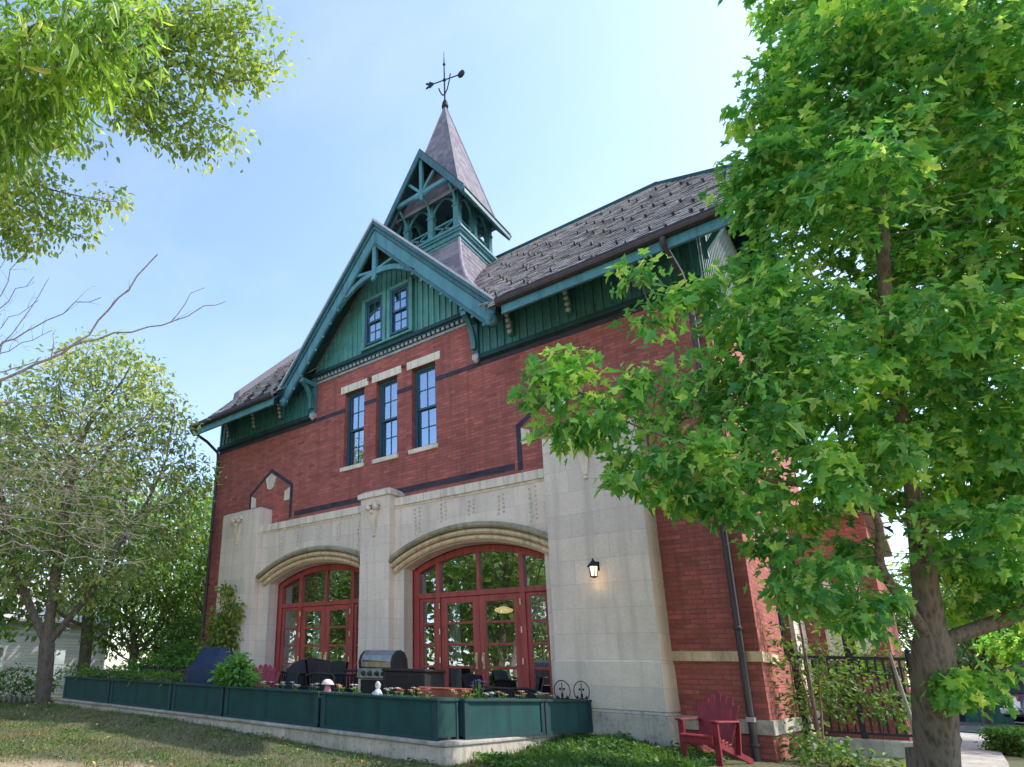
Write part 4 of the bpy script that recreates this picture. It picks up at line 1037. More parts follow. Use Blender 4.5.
T_MAPLE = half_tpl([(0,0),(-.06,.30),(.12,.24),(.16,.17),(.40,.52),(.50,.36),(.53,.15),(.72,.20),(1,0)], .16, .30)
T_LONG = half_tpl([(0,0),(.2,.085),(.55,.09),(1,0)], .3, .35)
T_OVAL = half_tpl([(0,0),(.25,.25),(.62,.24),(1,0)], .2, .2)
T_SIMPLE = (np.array([(0,0,0),(.45,.30,.05),(1,0,-.1),(.45,-.30,.05)]), [[0,1,2,3]])
T_BLADE = (np.array([(0,-.05,0),(0,.05,0),(.55,.035,.05),(1,0,.22),(.55,-.035,.05)]), [[0,1,2,3,4]])
def leaf_mesh(name, P, D, U, S, tpl, mat, parent=None):
    V0, polys = tpl; n, k = len(P), len(V0)
    t = nrm(D); z = U - t*np.sum(U*t, 1, keepdims=True); z = nrm(z); y = np.cross(z, t)
    q = np.random.default_rng(n); wy = q.uniform(.72,1.12,(n,1)); wz = q.uniform(-.6,2.6,(n,1)); tw = q.normal(size=(n,1))*.35
    A, B, Cc = V0[None,:,0], V0[None,:,1]*wy, V0[None,:,2]*wz + V0[None,:,1]*V0[None,:,0]*tw
    V = P[:,None,:] + S[:,None,None]*(A[:,:,None]*t[:,None,:] + B[:,:,None]*y[:,None,:] + Cc[:,:,None]*z[:,None,:])
    flat = np.concatenate([np.array(p) for p in polys]); idx = (flat[None,:] + (np.arange(n)*k)[:,None]).ravel()
    pl = np.tile([len(p) for p in polys], n)
    return npmesh(name, V.reshape(-1,3), pl, idx, mat, parent)
def sample_clumps(clumps, dens, R):
    """points in ellipsoids (x,y,z,r[,rz]); more near the shell"""
    out = []
    for c in clumps:
        x, y, z, r = c[:4]; rz = c[4] if len(c) > 4 else r*.8
        n = max(4, int(dens*r*r*r**.25)*(2 if r < .29 else 1))
        d = nrm(R.normal(size=(n,3))); q = R.random((n,1))**.45
        out.append(np.array([x,y,z]) + d*q*np.array([r,r,rz]))
    return np.concatenate(out)
def space_col(chains, attr, step, infl, kill, iters, trop=(0,0,.08)):
    pos, par = [], []
    def addchain(ch, root):
        p = root
        for q in ch:
            q = Vector(q)
            if p >= 0:
                a = pos[p]; n = max(1, int((q-a).length/step))
                for i in range(1, n+1): pos.append(a.lerp(q, i/n)); par.append(p); p = len(pos)-1
            else: pos.append(q); par.append(-1); p = len(pos)-1
        return p
    ends = {}
    for key, root, ch in chains: ends[key] = addchain(ch, ends[root] if root else -1)
    A = [Vector(a) for a in attr]; alive = [True]*len(A); tr = Vector(trop); last = -1
    for it in range(iters):
        kd = KDTree(len(pos))
        for i, p in enumerate(pos): kd.insert(p, i)
        kd.balance(); acc = {}; any_ = False
        for i, a in enumerate(A):
            if not alive[i]: continue
            co, j, d = kd.find(a)
            if d < kill: alive[i] = False; continue
            if d < infl:
                acc.setdefault(j, Vector((0,0,0))); acc[j] += (a-co)/d; any_ = True
        if not any_ : break
        n0 = len(pos)
        for j, v in acc.items():
            if v.length < 1e-4: continue
            d = (v.normalized()+tr+Vector((rnd.uniform(-.2,.2),rnd.uniform(-.2,.2),rnd.uniform(-.2,.2)))).normalized()
            q = pos[j]+d*step; co, k, dd = kd.find(q)
            if dd < step*.35: continue
            pos.append(q); par.append(j)
        if len(pos) == n0: break
    return pos, par
def skeleton_mesh(pos, par, tip_r, expo, rmax, nside=7, zf=None):
    n = len(pos); ch = [[] for _ in range(n)]
    for i, p in enumerate(par):
        if p >= 0: ch[p].append(i)
    rad = [0.]*n; sub = [1]*n
    for i in range(n-1, -1, -1):
        rad[i] = tip_r if not ch[i] else sum(rad[c]**expo for c in ch[i])**(1/expo)
        sub[i] = 1+sum(sub[c] for c in ch[i])
    k = rmax/max(rad); sc = lambda r: tip_r + (r-tip_r)*max(0,(rmax-tip_r))/max(1e-6, (max(rad)-tip_r))
    rad = [sc(r) for r in rad]
    if zf: rad = [max(tip_r, r*zf(p.z)) for r, p in zip(rad, pos)]
    mb = MB(); stack = [(-1, i) for i in range(n) if par[i] < 0]
    while stack:
        p, i = stack.pop(); path = [p, i] if p >= 0 else [i]
        while ch[i]:
            cs = sorted(ch[i], key=lambda c: -rad[c]); stack += [(i, c) for c in cs[1:]]; i = cs[0]; path.append(i)
        if len(path) < 2: continue
        pts = [pos[q] for q in path]; rs = [rad[q] for q in path]
        if p >= 0: rs[0] = min(rad[p], rs[1]*1.25)
        for _ in range(2):
            pts = [pts[0]]+[(pts[q-1]+pts[q]*2+pts[q+1])/4 for q in range(1,len(pts)-1)]+[pts[-1]]
        rs[-1] *= .5
        mb.tube(pts, rs, nside if rs[0] > .03 else (5 if rs[0] > .012 else 4), False)
    return mb, ch, sub
def leafy_points(pos, par, ch, sub, maxsub, per, spread, R, center, droop=.35, upw=1.0, out=.3):
    ids = [i for i in range(len(pos)) if sub[i] <= maxsub and par[i] >= 0]
    p = np.array([pos[i] for i in ids]); d = nrm(np.array([pos[i]-pos[par[i]] for i in ids]))
    p = np.repeat(p, per, 0); d = np.repeat(d, per, 0); n = len(p)
    off = R.normal(size=(n,3))*spread*np.array([1,1,.55]); P_ = p + off + d*R.uniform(-.5,.5,(n,1))*spread
    o = nrm(P_-np.array(center)); D = nrm(d*.5 + R.normal(size=(n,3))*.55 + o*out + nrm(off)*.6 + np.array([0,0,-droop]))
    U = nrm(R.normal(size=(n,3))*.42 + np.array([0,0,upw]) + o*.25)
    return P_, D, U
def tree(name, label, group, chains, clumps, dens, step, tip_r, rmax, bark, tpl, leafmat, size, per, spread, maxsub=3, seed=1, center=None, droop=.35, infl=1.6, kill=None, iters=90, expo=2.3, upw=1.0, loc=None, trop=(0,0,.06), cat='tree', crown='crown', zf=None):
    R = np.random.default_rng(seed); rnd.seed(seed)
    attr = sample_clumps(clumps, dens, R)
    pos, par = space_col(chains, attr, step, infl, kill or step*1.6, iters, trop)
    base = pos[0].copy()
    t = thing(name, label, cat, base, 0, group, world=True)
    mb, ch, sub = skeleton_mesh(pos, par, tip_r, expo, rmax, zf=zf)
    mb.build('trunk', M[bark], t)
    if tpl is None: return t
    cen = center or tuple(np.mean(attr, 0)); P_, D, U = leafy_points(pos, par, ch, sub, maxsub, per, spread, R, cen, droop, upw)
    S = size*np.clip(R.normal(.95,.27,len(P_)),.4,1.6)
    leaf_mesh(crown, P_, D, U, S, tpl, M[leafmat], t)
    print(name, 'nodes', len(pos), 'leaves', len(P_)); return t

# big maple at right
MC = [(-2.15,-5.65,2.54,.26),(-2.0,-5.54,2.80,.2),(-1.81,-5.29,2.47,.28),(-2.1,-5.39,2.28,.26),(-1.83,-5.05,2.16,.34),(-1.40,-5.27,3.52,.2),(-1.33,-5.05,3.24,.26),(-1.05,-4.83,3.42,.24),(-1.45,-4.99,2.55,.32),(-1.2,-4.46,2.59,.5),
 (-1.6,-4.98,1.85,.32),(-1.23,-4.73,1.88,.38),(-1.34,-4.69,1.62,.2),(-1.06,-4.37,1.58,.26),(-.85,-4.27,1.98,.52),(-.62,-3.99,2.79,.70),(-.66,-4.04,3.55,.50),(-.9,-4.5,2.3,.45),(-.75,-4.3,3.1,.4),(-.55,-3.9,4.1,.4),(-.34,-3.97,4.85,.52),(-.08,-3.9,5.6,.36),(.31,-3.39,6.3,.85),(.27,-3.47,5.12,.8),(.95,-3.06,5.72,.9),
 (1.18,-2.69,4.63,.77),(.4,-2.97,4.18,.8),(-.04,-3.54,3.09,.75),(.62,-3.16,3.01,.72),(.82,-2.69,2.34,.6),(-.1,-3.4,2.1,.40),(-.5,-3.9,1.75,.34),(.47,-2.82,1.44,.5),(-.66,-3.54,.95,.42),(-.40,-3.3,.70,.3),(.75,-2.0,1.15,.34),(.22,-2.1,.06,.2),
 (-.77,-2.73,1.84,.4),(-.53,-2.05,1.44,.34),(-.19,-2.17,2.2,.42),(-.91,-2.15,1.14,.30),(.36,-1.19,1.44,.42),(.69,-.66,1.27,.42),(.36,-.85,.94,.26),(.24,-1.55,2.04,.45),(-1.05,-3.51,2.02,.36),(-1.01,-3.22,1.41,.24),(-1.33,-4.36,1.72,.28),(-.63,-2.34,.84,.22),(.64,-.17,.66,.3),(-.49,-2.87,2.51,.45),(.18,-1.89,3.11,.5),(.83,-.94,2.31,.5),(-.46,-4.1,5.15,.28),(-.48,-4.12,4.6,.28),(-.38,-4.08,5.75,.26),(.62,-3.39,7.6,1.0),(1.49,-2.57,7.7,1.1),(2.13,-1.78,6.45,1.15),(1.86,-1.63,4.34,1.1),(1.6,-1.4,2.5,.9),(1.3,-1.1,1.0,.65),(.35,-4.1,6.0,.5),(.1,-4.2,4.3,.55),(.9,-1.2,6.0,1.0),(.7,-.7,4.4,1.0),(1.9,-.4,3.0,1.0),(.5,-.9,2.9,.7),(.1,-2.9,5.6,.6),(2.6,-2.6,5.2,1.0),(2.6,-2.6,3.4,1.0)]
CH = [('t', None, [(-.21,-1.42,-1.02),(-.17,-1.51,-.66),(-.07,-1.78,.08),(0,-1.95,.5)]),
      ('l', 't', [(-.09,-2.25,.78),(-.18,-2.54,.97),(-.25,-2.9,1.18),(-.16,-3.16,1.52),(-.25,-3.6,1.75),(-.8,-4.1,1.8)]),
      ('c', 't', [(.05,-2.2,1.15),(.13,-2.75,2.38),(.17,-3.15,3.33),(.33,-3.5,4.44),(.4,-3.4,6.0)]),
      ('r', 't', [(.19,-1.85,.60),(.67,-1.77,.80),(1.1,-1.8,1.4),(1.5,-1.7,2.3)]),
      ('q0', None, [(-.06,-1.76,.0),(.10,-1.70,.08)]), ('q', 'q0', [(.34,-1.72,.22),(.57,-1.8,.32),(1.0,-1.5,.6),(1.3,-1.2,.9)]),
      ('m', 'l', [(-1.3,-4.7,2.1),(-1.7,-5.1,2.3)]), ('u', 'c', [(.5,-3.0,7.0)])]
maple = tree('maple_tree', 'large green maple with star shaped leaves standing right of the brick house', None, CH, MC, 330, .105, .0035, .175, 'bark_maple', T_MAPLE, 'leaf_maple', .098, 17, .085, maxsub=4, seed=3, center=(.3,-2.6,3.2), droop=.6, infl=1.5, kill=.125, iters=110, expo=1.95, zf=lambda z: 1.0 if z < .3 else max(.42, 1.0-(z-.3)*.35))
# root flare
f = MB(); f.lathe([(.33,-.08),(.26,.08),(.215,.25),(.19,.5)], (-.20,-1.45,-1.0), 12); f.build('root_flare', M['bark_maple'], maple)

# tree at the left
LC = [(-14.6,-4.0,7.2,1.5),(-15.6,-4.6,6.2,1.7),(-13.9,-3.2,6.0,1.4),(-14.7,-4.2,5.2,1.7),(-13.4,-2.5,4.6,1.1),(-16.8,-5.2,5.0,1.6),(-17.5,-5.8,3.6,1.4),(-15.4,-3.6,3.6,1.5),(-13.9,-2.4,3.4,1.0),(-16.5,-4.6,2.6,1.0),(-14.6,-2.8,2.4,.9),(-17.8,-5.5,2.2,.9),(-18.2,-6.2,6.0,1.4),(-15.6,-3.4,1.9,.8,.5)]
CH = [('t', None, [(-16.9,-3.4,-1.05),(-16.7,-3.5,-.3),(-16.55,-3.65,.5)]), ('a','t',[(-16.9,-4.0,1.3),(-17.3,-4.6,2.6),(-17.4,-5,4)]), ('b','t',[(-16.3,-3.8,1.6),(-15.9,-4.0,3.2),(-15.4,-4.2,5)]), ('c','t',[(-16.1,-3.5,1.0),(-15.2,-3.2,2.0),(-14.4,-2.9,3.6)])]
tree('left_tree', 'broad olive green tree with forked trunk left of the terrace', None, CH, LC, 170, .19, .006, .20, 'bark', T_OVAL, 'leaf_mid', .135, 14, .20, maxsub=4, seed=5, infl=2.6, kill=.25, iters=90, expo=2.0).name = 'garden_tree'
# bare dead tree entering from the left: limbs with side twigs
R = np.random.default_rng(8); rnd.seed(8)
t = thing('bare_tree', 'leafless pale tree reaching thin bare branches in from the left', 'tree', (-10.4,-9.3,-1.4), 0, None, world=True)
mb = MB(); mb.tube([(-10.4,-9.3,-1.4),(-10.2,-9.2,.2),(-9.9,-9.1,1.4),(-9.7,-9.1,2.4),(-9.5,-9.0,3.4)], [.16,.13,.10,.08,.05], 8)
def twig(p, d, L, r, lvl, droop):
    n = max(3, int(L/.09)); pts = [p.copy()]; d = d.normalized(); kids = []
    for k in range(n):
        d = (d + Vector((rnd.gauss(0,.13),rnd.gauss(0,.13),rnd.gauss(0,.13)-droop))).normalized(); p = p + d*L/n; pts.append(p.copy())
        if lvl > 0 and k > 0 and rnd.random() < .62: kids.append((p.copy(), d.copy(), k/n))
    mb.tube(pts, [r*(1-.7*k/n) for k in range(n+1)], 5 if r > .008 else 4, False)
    for q, dd, f in kids:
        ax = dd.orthogonal().normalized(); ax.rotate(Matrix.Rotation(rnd.uniform(0,6.28), 3, dd)); nd = dd*.75 + ax*rnd.uniform(.45,.95)
        twig(q, nd, L*rnd.uniform(.28,.5)*(1-.5*f), max(.0022, r*.5), lvl-1, droop)
def limb(pts, r0, lvl, droop, side=.62, slen=.7):
    P_ = [Vector(q) for q in pts]; out = [P_[0]]
    for u, v in zip(P_, P_[1:]):
        m = max(2, int((v-u).length/.14))
        for k in range(1, m+1): out.append(u.lerp(v, k/m)+Vector((rnd.gauss(0,.018),rnd.gauss(0,.018),rnd.gauss(0,.018))))
    out[-1] = P_[-1]; n = len(out)
    mb.tube(out, [r0*(1-.78*k/n) for k in range(n)], 6)
    for k in range(2, n-1):
        if rnd.random() < side:
            d = (out[k+1]-out[k]).normalized(); ax = d.orthogonal().normalized(); ax.rotate(Matrix.Rotation(rnd.uniform(0,6.28), 3, d))
            twig(out[k], d*.8+ax*rnd.uniform(.4,.9), slen*rnd.uniform(.35,1.1)*(1-.45*k/n), max(.003, r0*.42*(1-.6*k/n)), lvl, droop)
limb([(-9.6,-9.1,2.7),(-8.3,-8.9,2.75),(-7.1,-8.63,3.08),(-6.55,-8.35,3.25),(-6.2,-8.1,3.55),(-5.95,-7.95,3.95),(-5.6,-7.73,4.48)], .030, 1, .0, .45, .45)
limb([(-6.5,-8.33,3.3),(-6.15,-8.0,3.52),(-5.85,-7.8,3.58),(-5.5,-7.45,3.72),(-5.3,-7.25,3.92),(-5.13,-7.08,4.0)], .013, 0, .0, .2, .3)
limb([(-5.55,-7.5,3.70),(-5.42,-7.4,3.95),(-5.28,-7.28,4.14)], .007, 0, .0, .2, .2)
limb([(-8.6,-8.95,2.8),(-7.5,-8.7,3.5),(-6.7,-8.4,3.75),(-6.4,-8.2,3.95),(-6.15,-8.05,4.0)], .016, 1, .0, .5, .5)
limb([(-8.4,-8.95,2.75),(-7.3,-8.65,3.4),(-7.0,-8.5,4.0),(-6.85,-8.4,4.4)], .014, 1, .0, .5, .5)
limb([(-8.2,-9.0,2.9),(-7.5,-8.8,3.9),(-7.2,-8.7,4.5),(-7.0,-8.65,4.7)], .014, 1, .0, .5, .5)
for (x1, y1, z1) in ((-6.9,-8.55,4.35),(-6.6,-8.35,3.62),(-7.2,-8.75,4.75),(-6.3,-8.15,3.35),(-7.3,-8.7,3.95),(-6.75,-8.5,4.0)):
    limb([(-8.9,-9.05,2.7),(-7.9,-8.9,2.75+.5*(z1-2.75)+.1),(x1,y1,z1)], rnd.uniform(.011,.016), 1, -.01, .55, .45)
limb([(-9.5,-9.1,3.0),(-8.2,-8.8,2.9),(-7.0,-8.4,2.85),(-6.3,-7.9,2.7),(-5.7,-7.4,2.6)], .020, 2, .012, .7, .7)
for zz in (2.35,2.1,1.9,1.65,1.4,2.55,1.2,1.8,2.2,2.0,2.45,1.55):
    e = Vector((rnd.uniform(-6.3,-5.55), 0, 0)); ye = -9.1+(e.x+9.7)*rnd.uniform(.44,.54)
    limb([(-9.75,-9.1,zz-.15),(-8.6,-8.8,zz+.12),(-7.4,-8.1,zz+.10),(e.x,ye,zz-.18)], rnd.uniform(.008,.014), 2, .016, .9, .85)
mb.build('trunk', M['bark_pale'], t)

# overhanging limbs at top left (trunks stand out of frame)
OC = [(-3.35,-9.75,3.55,.30,.2),(-3.6,-9.85,3.5,.34,.26),(-3.2,-9.62,3.75,.26,.2),(-3.9,-9.95,3.6,.36,.3),(-3.55,-9.75,3.9,.4,.25),(-3.75,-9.85,3.25,.22,.16),(-4.0,-10.0,3.2,.26,.2),(-3.05,-9.5,3.9,.2,.15)]
CH = [('t', None, [(-6.2,-10.9,-1.4),(-6.0,-10.8,1.0),(-5.4,-10.6,2.6)]), ('a','t',[(-4.9,-10.4,3.6),(-4.2,-10.1,3.95),(-3.4,-9.75,4.0)])]
tree('overhanging_tree', 'near tree with long bright hanging leaves at the top left', None, CH, OC, 2600, .055, .002, .04, 'bark', T_LONG, 'leaf_long', .098, 7, .085, maxsub=4, seed=12, droop=1.15, infl=.9, kill=.06, iters=80, upw=.5, expo=2.0)
OCX = [(-4.95,-8.6,5.35,.5,.4),(-4.4,-8.2,5.2,.42,.35),(-3.95,-7.85,5.45,.4,.3),(-3.72,-7.75,5.15,.26,.2),(-4.2,-7.95,4.9,.35,.25),(-4.7,-8.4,5.9,.5,.4),(-4.0,-7.9,5.8,.35,.3),(-4.55,-8.35,4.85,.2,.15),(-3.85,-7.75,4.75,.2,.15),
      (-5.6,-9.2,4.25,.36,.3),(-5.35,-8.95,3.95,.28,.2),(-5.15,-8.7,4.05,.16,.1),(-5.7,-9.2,3.6,.34,.28),(-5.9,-9.4,4.8,.4,.4),(-5.5,-8.95,3.45,.2,.12),(-5.3,-8.75,4.55,.2,.14)]
SP = [[(-4.86,-9.07,5.99),(-4.33,-8.59,6.09),(-3.72,-8.04,6.15)],[(-4.81,-8.89,5.67),(-4.21,-8.34,5.74),(-3.61,-7.71,5.61)],[(-4.82,-8.81,5.44),(-4.41,-8.31,5.2),(-4.04,-7.88,5.0)],[(-4.88,-8.81,5.3),(-4.65,-8.47,5.01),(-4.52,-8.29,4.88)],
 [(-4.7,-8.64,5.31),(-4.41,-8.24,5.02),(-4.27,-8.05,4.86)],[(-4.26,-8.35,5.65),(-3.95,-7.97,5.44),(-3.77,-7.85,5.58)],[(-4.51,-8.66,5.82),(-4.04,-8.25,5.94),(-3.72,-7.93,5.91)],[(-6.1,-9.7,4.8),(-5.45,-9.0,4.4),(-5.04,-8.56,4.3)],[(-5.93,-9.47,4.42),(-5.56,-9.01,4.16),(-5.29,-8.66,3.95)],[(-5.98,-9.41,4.14),(-5.7,-9.06,3.95),(-5.5,-8.9,4.03)],[(-5.77,-9.52,4.93),(-5.35,-9.13,4.97),(-5.02,-8.77,4.86)]]
CH = [('t', None, [(-9.6,-9.9,-1.5),(-9.4,-9.8,1.5),(-8.6,-9.6,3.2)]), ('a','t',[(-7.2,-9.5,4.8),(-6.0,-9.3,5.5)]), ('b','t',[(-7.4,-9.7,4.0),(-6.6,-9.6,4.3)])]
OC = []
for i_, sp__ in enumerate(SP):
    CH.append(('s%d' % i_, 'b' if 7 <= i_ <= 9 else 'a', sp__))
    for (p_, q_) in zip(sp__, sp__[1:]):
        for f_ in (.1,.35,.6,.85):
            v_ = Vector(p_).lerp(Vector(q_), f_); e_ = (sp__.index(q_)-1+f_)/2
            OC.append((v_.x+rnd.uniform(-.1,.1), v_.y+rnd.uniform(-.1,.1), v_.z+rnd.uniform(-.08,.08), .24*(1-.55*e_)*rnd.uniform(.7,1.2), .15*(1-.4*e_)))
tree('overhanging_tree', 'darker small leaved tree behind the long leaves at top left', None, CH, OC, 2600, .075, .0022, .035, 'bark', T_OVAL, 'leaf_light', .06, 11, .075, maxsub=4, seed=14, droop=.35, infl=.7, kill=.085, iters=90, expo=2.0)

# ---------------- shrubs
def shrub(name, label, cat, loc, clumps, dens, per, size, tpl, leafmat, spread, bark='bark', step=.08, seed=1, rmax=.02, group=None, droop=.2, maxsub=3, kill=None, infl=.9, stems=3, crown='foliage'):
    r = random.Random(seed); chs = []
    cz = min(c[2]-(c[4] if len(c) > 4 else c[3]*.8) for c in clumps)
    for i in range(stems):
        c = clumps[i % len(clumps)]; a = r.uniform(0, 6.28)
        chs.append(('s%d' % i, None, [(loc[0]+.05*math.cos(a), loc[1]+.05*math.sin(a), loc[2]), (loc[0]*.4+c[0]*.6, loc[1]*.4+c[1]*.6, max(loc[2]+.05, c[2]-.3*c[3]))]))
    return tree(name, label, group, chs, clumps, dens, step, .003, rmax, bark, tpl, leafmat, size, per, spread, maxsub=maxsub, seed=seed, droop=droop, infl=infl, kill=kill, iters=40, cat=cat, crown=crown)
shrub('leafy_bush', 'round bright green leafy bush growing in the planter', 'bush', (-8.2,-4.1,-.3), [(-8.2,-4.1,-.02,.27),(-8.4,-4.1,-.1,.2),(-7.98,-4.1,-.08,.2),(-8.15,-4.12,.16,.16)], 4500, 6, .085, T_OVAL, 'leaf_bush', .05, seed=21, step=.05, kill=.055)
shrub('climbing_vine', 'yellow green vine climbing the left stone pier', 'vine', (-13.2,-.62,-.6), [(-13.15,-.62,1.9,.2,.35),(-13.35,-.62,1.2,.34,.4),(-12.85,-.62,1.35,.28,.4),(-13.4,-.62,.55,.4,.4),(-13.0,-.62,.8,.35,.35),(-13.5,-.65,.0,.35,.4),(-12.72,-.6,1.65,.14,.2)], 900, 9, .12, T_OVAL, 'leaf_vine', .09, seed=22, step=.08, kill=.09, infl=1.3, droop=.7)
for i, (x, w) in enumerate(((-12.9,.5),(-12.1,.4),(-11.0,.45),(-10.2,.4))):
    shrub('low_plant', ('pale green low plant at the far left of the planters','feathery green plant at the first planter joint','green trailing plant in the second planter','low green plant left of the covered grill')[i], 'plant', (x,-4.12,-.3), [(x-w*.5,-4.1,-.17,.2,.08),(x,-4.1,-.15,.24,.1),(x+w*.5,-4.1,-.17,.2,.08)], 3000, 5, .085, T_LONG, 'leaf_hedge', .06, seed=30+i, step=.045, kill=.055, group='low plants in the left planter boxes', droop=-.6)
# small flowers along the planters
def flower(loc, col, label, h=.12, n=5, seed=0):
    r = random.Random(seed); t = thing('flower_plant', label, 'flower', loc, r.uniform(0,6), 'flowers along the planter boxes')
    g = MB(); b = MB()
    for i in range(n):
        a = r.uniform(0,6.28); d = r.uniform(.02,.09); z = h*r.uniform(.6,1.1); x, y = d*math.cos(a), d*math.sin(a)
        g.tube([(x*.3,y*.3,-.08),(x*.8,y*.8,z*.6),(x,y,z)], .004, 4, False)
        for k in range(6):
            aa = k*1.047+r.uniform(-.3,.3); q = .032; b.add([(x,y,z),(x+q*math.cos(aa-.45),y+q*math.sin(aa-.45),z+.014),(x+q*1.3*math.cos(aa),y+q*1.3*math.sin(aa),z+.008),(x+q*math.cos(aa+.45),y+q*math.sin(aa+.45),z+.014)], [(0,1,2,3)])
        b.ball((x,y,z+.006), .012, 6, 4)
    for i in range(16):
        a = r.uniform(0,6.28); d = r.uniform(.03,.11); z = r.uniform(-.03,h*.7); x, y = d*math.cos(a), d*math.sin(a); c = Vector((math.cos(a),math.sin(a),r.uniform(.1,.6))).normalized()*.07; s = Vector((-math.sin(a),math.cos(a),0))*.022
        p = Vector((x*.4,y*.4,z)); g.add([p, p+c*.5+s, p+c, p+c*.5-s], [(0,1,2,3)])
    g.build('foliage', M['leaf_bush'], t); b.build('blossom', M[col], t); return t
FL_ = [(-7.42,-4.12,'fl_white','white'),(-7.12,-4.1,'fl_white','white'),(-6.75,-4.14,'fl_white','white'),(-6.45,-4.08,'fl_white','white'),(-5.92,-4.1,'fl_peach','pale peach'),(-5.62,-4.12,'fl_white','white'),(-5.05,-4.1,'fl_white','white'),(-4.86,-4.14,'fl_pink','salmon pink'),(-4.68,-4.1,'fl_peach','pale peach'),(-4.48,-4.12,'fl_pink','salmon pink')]
WH = ['beside the leafy bush','below the red terrace chair','in front of the rounded wicker chair','left of the pink figure','right of the pink figure','in front of the black armchair','right of the white figure','in front of the storage box','at the storage box right side','at the planter corner']
for i, (x, y, c, nm) in enumerate(FL_): flower((x,y,-.25), c, '%s flowers on the planter %s' % (nm, WH[i]), seed=i, h=.13)
WS = ['just round the terrace corner','left of the purple flowers','right of the purple flowers','at the middle of the side planter','before the last planter','in the last planter, left part','in the last planter, by the iron scrolls']
for i, (d, c, nm) in enumerate(((.12,'fl_peach','pale peach'),(.32,'fl_yellow','pale yellow'),(.75,'fl_white','white'),(1.05,'fl_peach','pale peach'),(1.5,'fl_peach','dull orange'),(1.95,'fl_white','white'),(2.15,'fl_white','small white'))):
    x, y, z = sidepos(d); flower((x-.16,y,-.25), c, '%s flowers on the planter %s' % (nm, WS[i]), seed=50+i, h=.12)
x, y, z = sidepos(.52); flower((x-.16,y,-.25), 'fl_purple', 'taller purple flowers in the side planter at the terrace corner', h=.24, n=16, seed=77)
# right side: thin shrub, fence, ledge, pole
SC = [(-1.35,.55,1.2,.24,.5),(-1.55,.6,.5,.26,.5),(-1.5,.7,-.1,.28,.4),(-1.25,.4,-.72,.36,.18),(-.9,.3,-.85,.40,.14),(-1.2,.8,.3,.22,.4),(-.5,.2,-.86,.35,.14),(-1.45,.2,-.7,.3,.2)]
shrub('tall_shrub', 'tall thin shrub with reddish stems beside the right brick corner', 'shrub', (-1.3,.55,-.95), SC, 700, 8, .075, T_OVAL, 'leaf_hedge', .10, 'bark_red', .08, 41, .022, kill=.1, infl=1.2, stems=6)
IV = [(-1.35,2.0,-.1,.28,.35),(-.95,2.15,.1,.28,.4),(-.6,2.3,-.15,.26,.3),(-1.5,3.1,.5,.3,.4),(-1.1,3.3,.6,.35,.35),(-.75,3.4,.5,.35,.4),(-.35,3.4,.2,.35,.4),(-1.2,3.2,.0,.3,.3),(-.7,3.4,.0,.3,.3)]
shrub('ivy_shrub', 'green shrub growing through the iron fence at right', 'shrub', (-.9,3.3,-.9), IV, 700, 8, .085, T_OVAL, 'leaf_hedge', .09, 'bark', .08, 43, .02, kill=.1, infl=1.2, stems=4)
b = MB(); b.beam((-1.74,2.36,-.78),(-.38,2.98,-.78),.28,.26); o = b.build('concrete_ledge', M['concrete'], None, .02); tag(o, 'low pale concrete ledge under the iron fence at right', 'ledge')
f = thing('iron_fence', 'black iron railing on the concrete ledge right of the house', 'fence', (-1.72,2.38,-.65), math.atan2(.66,1.44))
b = MB(); b.box(0,1.55,-.02,.02,.06,.10); b.box(0,1.55,-.02,.02,1.20,1.25); b.box(0,1.55,-.015,.015,.62,.65); b.build('rail', M['iron'], f)
b = MB(); x = .05
while x < 1.52: b.box(x-.011,x+.011,-.011,.011,.1,1.2); x += .105
b.build('bars', M['iron'], f)
for x in (.0,.775,1.55):
    b = MB(); b.box(x-.03,x+.03,-.03,.03,-.02,1.32); b.ball((x,0,1.35),.04,8,6); b.build('post', M['iron'], f)
b = MB(); b.tube([(-.30,.55,-.92),(-.36,.48,-.2),(-.43,.40,.55)], [.022,.02,.016], 8); o = b.build('leaning_pole', M['concrete'], None); tag(o, 'thin pale pole leaning beside the maple trunk', 'pole')
def hedge(name, label, loc, L, W, Hh, rz, n, size, mat, group=None, seed=1):
    R = np.random.default_rng(seed); t = thing(name, label, 'hedge', loc, rz, group)
    b = MB(); b.box(-L/2+.05,L/2-.05,-W/2+.05,W/2-.05,0,Hh-.05); b.build('branches', M['leaf_hedge'], t)
    P_ = R.uniform(-.5,.5,(n,3)); f = R.integers(0,5,n); sg = np.where(R.random(n) < .5, -.5, .5)
    P_[f <= 1, 2] = .5; P_[(f == 2)|(f == 3), 1] = sg[(f == 2)|(f == 3)]; P_[f == 4, 0] = sg[f == 4]
    nn = np.zeros((n,3)); nn[f <= 1, 2] = 1; q = (f == 2)|(f == 3); nn[q, 1] = np.sign(sg[q]); nn[f == 4, 0] = np.sign(sg[f == 4])
    P_ = (P_+np.array([0,0,.5]))*np.array([L,W,Hh]) + R.normal(size=(n,3))*.035
    D = nrm(nn*.7+R.normal(size=(n,3))*.7); U = nrm(nn+R.normal(size=(n,3))*.6+np.array([0,0,.4]))
    leaf_mesh('foliage', P_, D, U, R.uniform(size*.6,size*1.3,n), T_OVAL, M[mat], t); return t
hedge('clipped_hedge', 'low clipped green hedge beside the path at lower right', (1.35,6.4,-.93), 1.9, .75, .42, math.radians(40), 6500, .06, 'leaf_bush', seed=3)

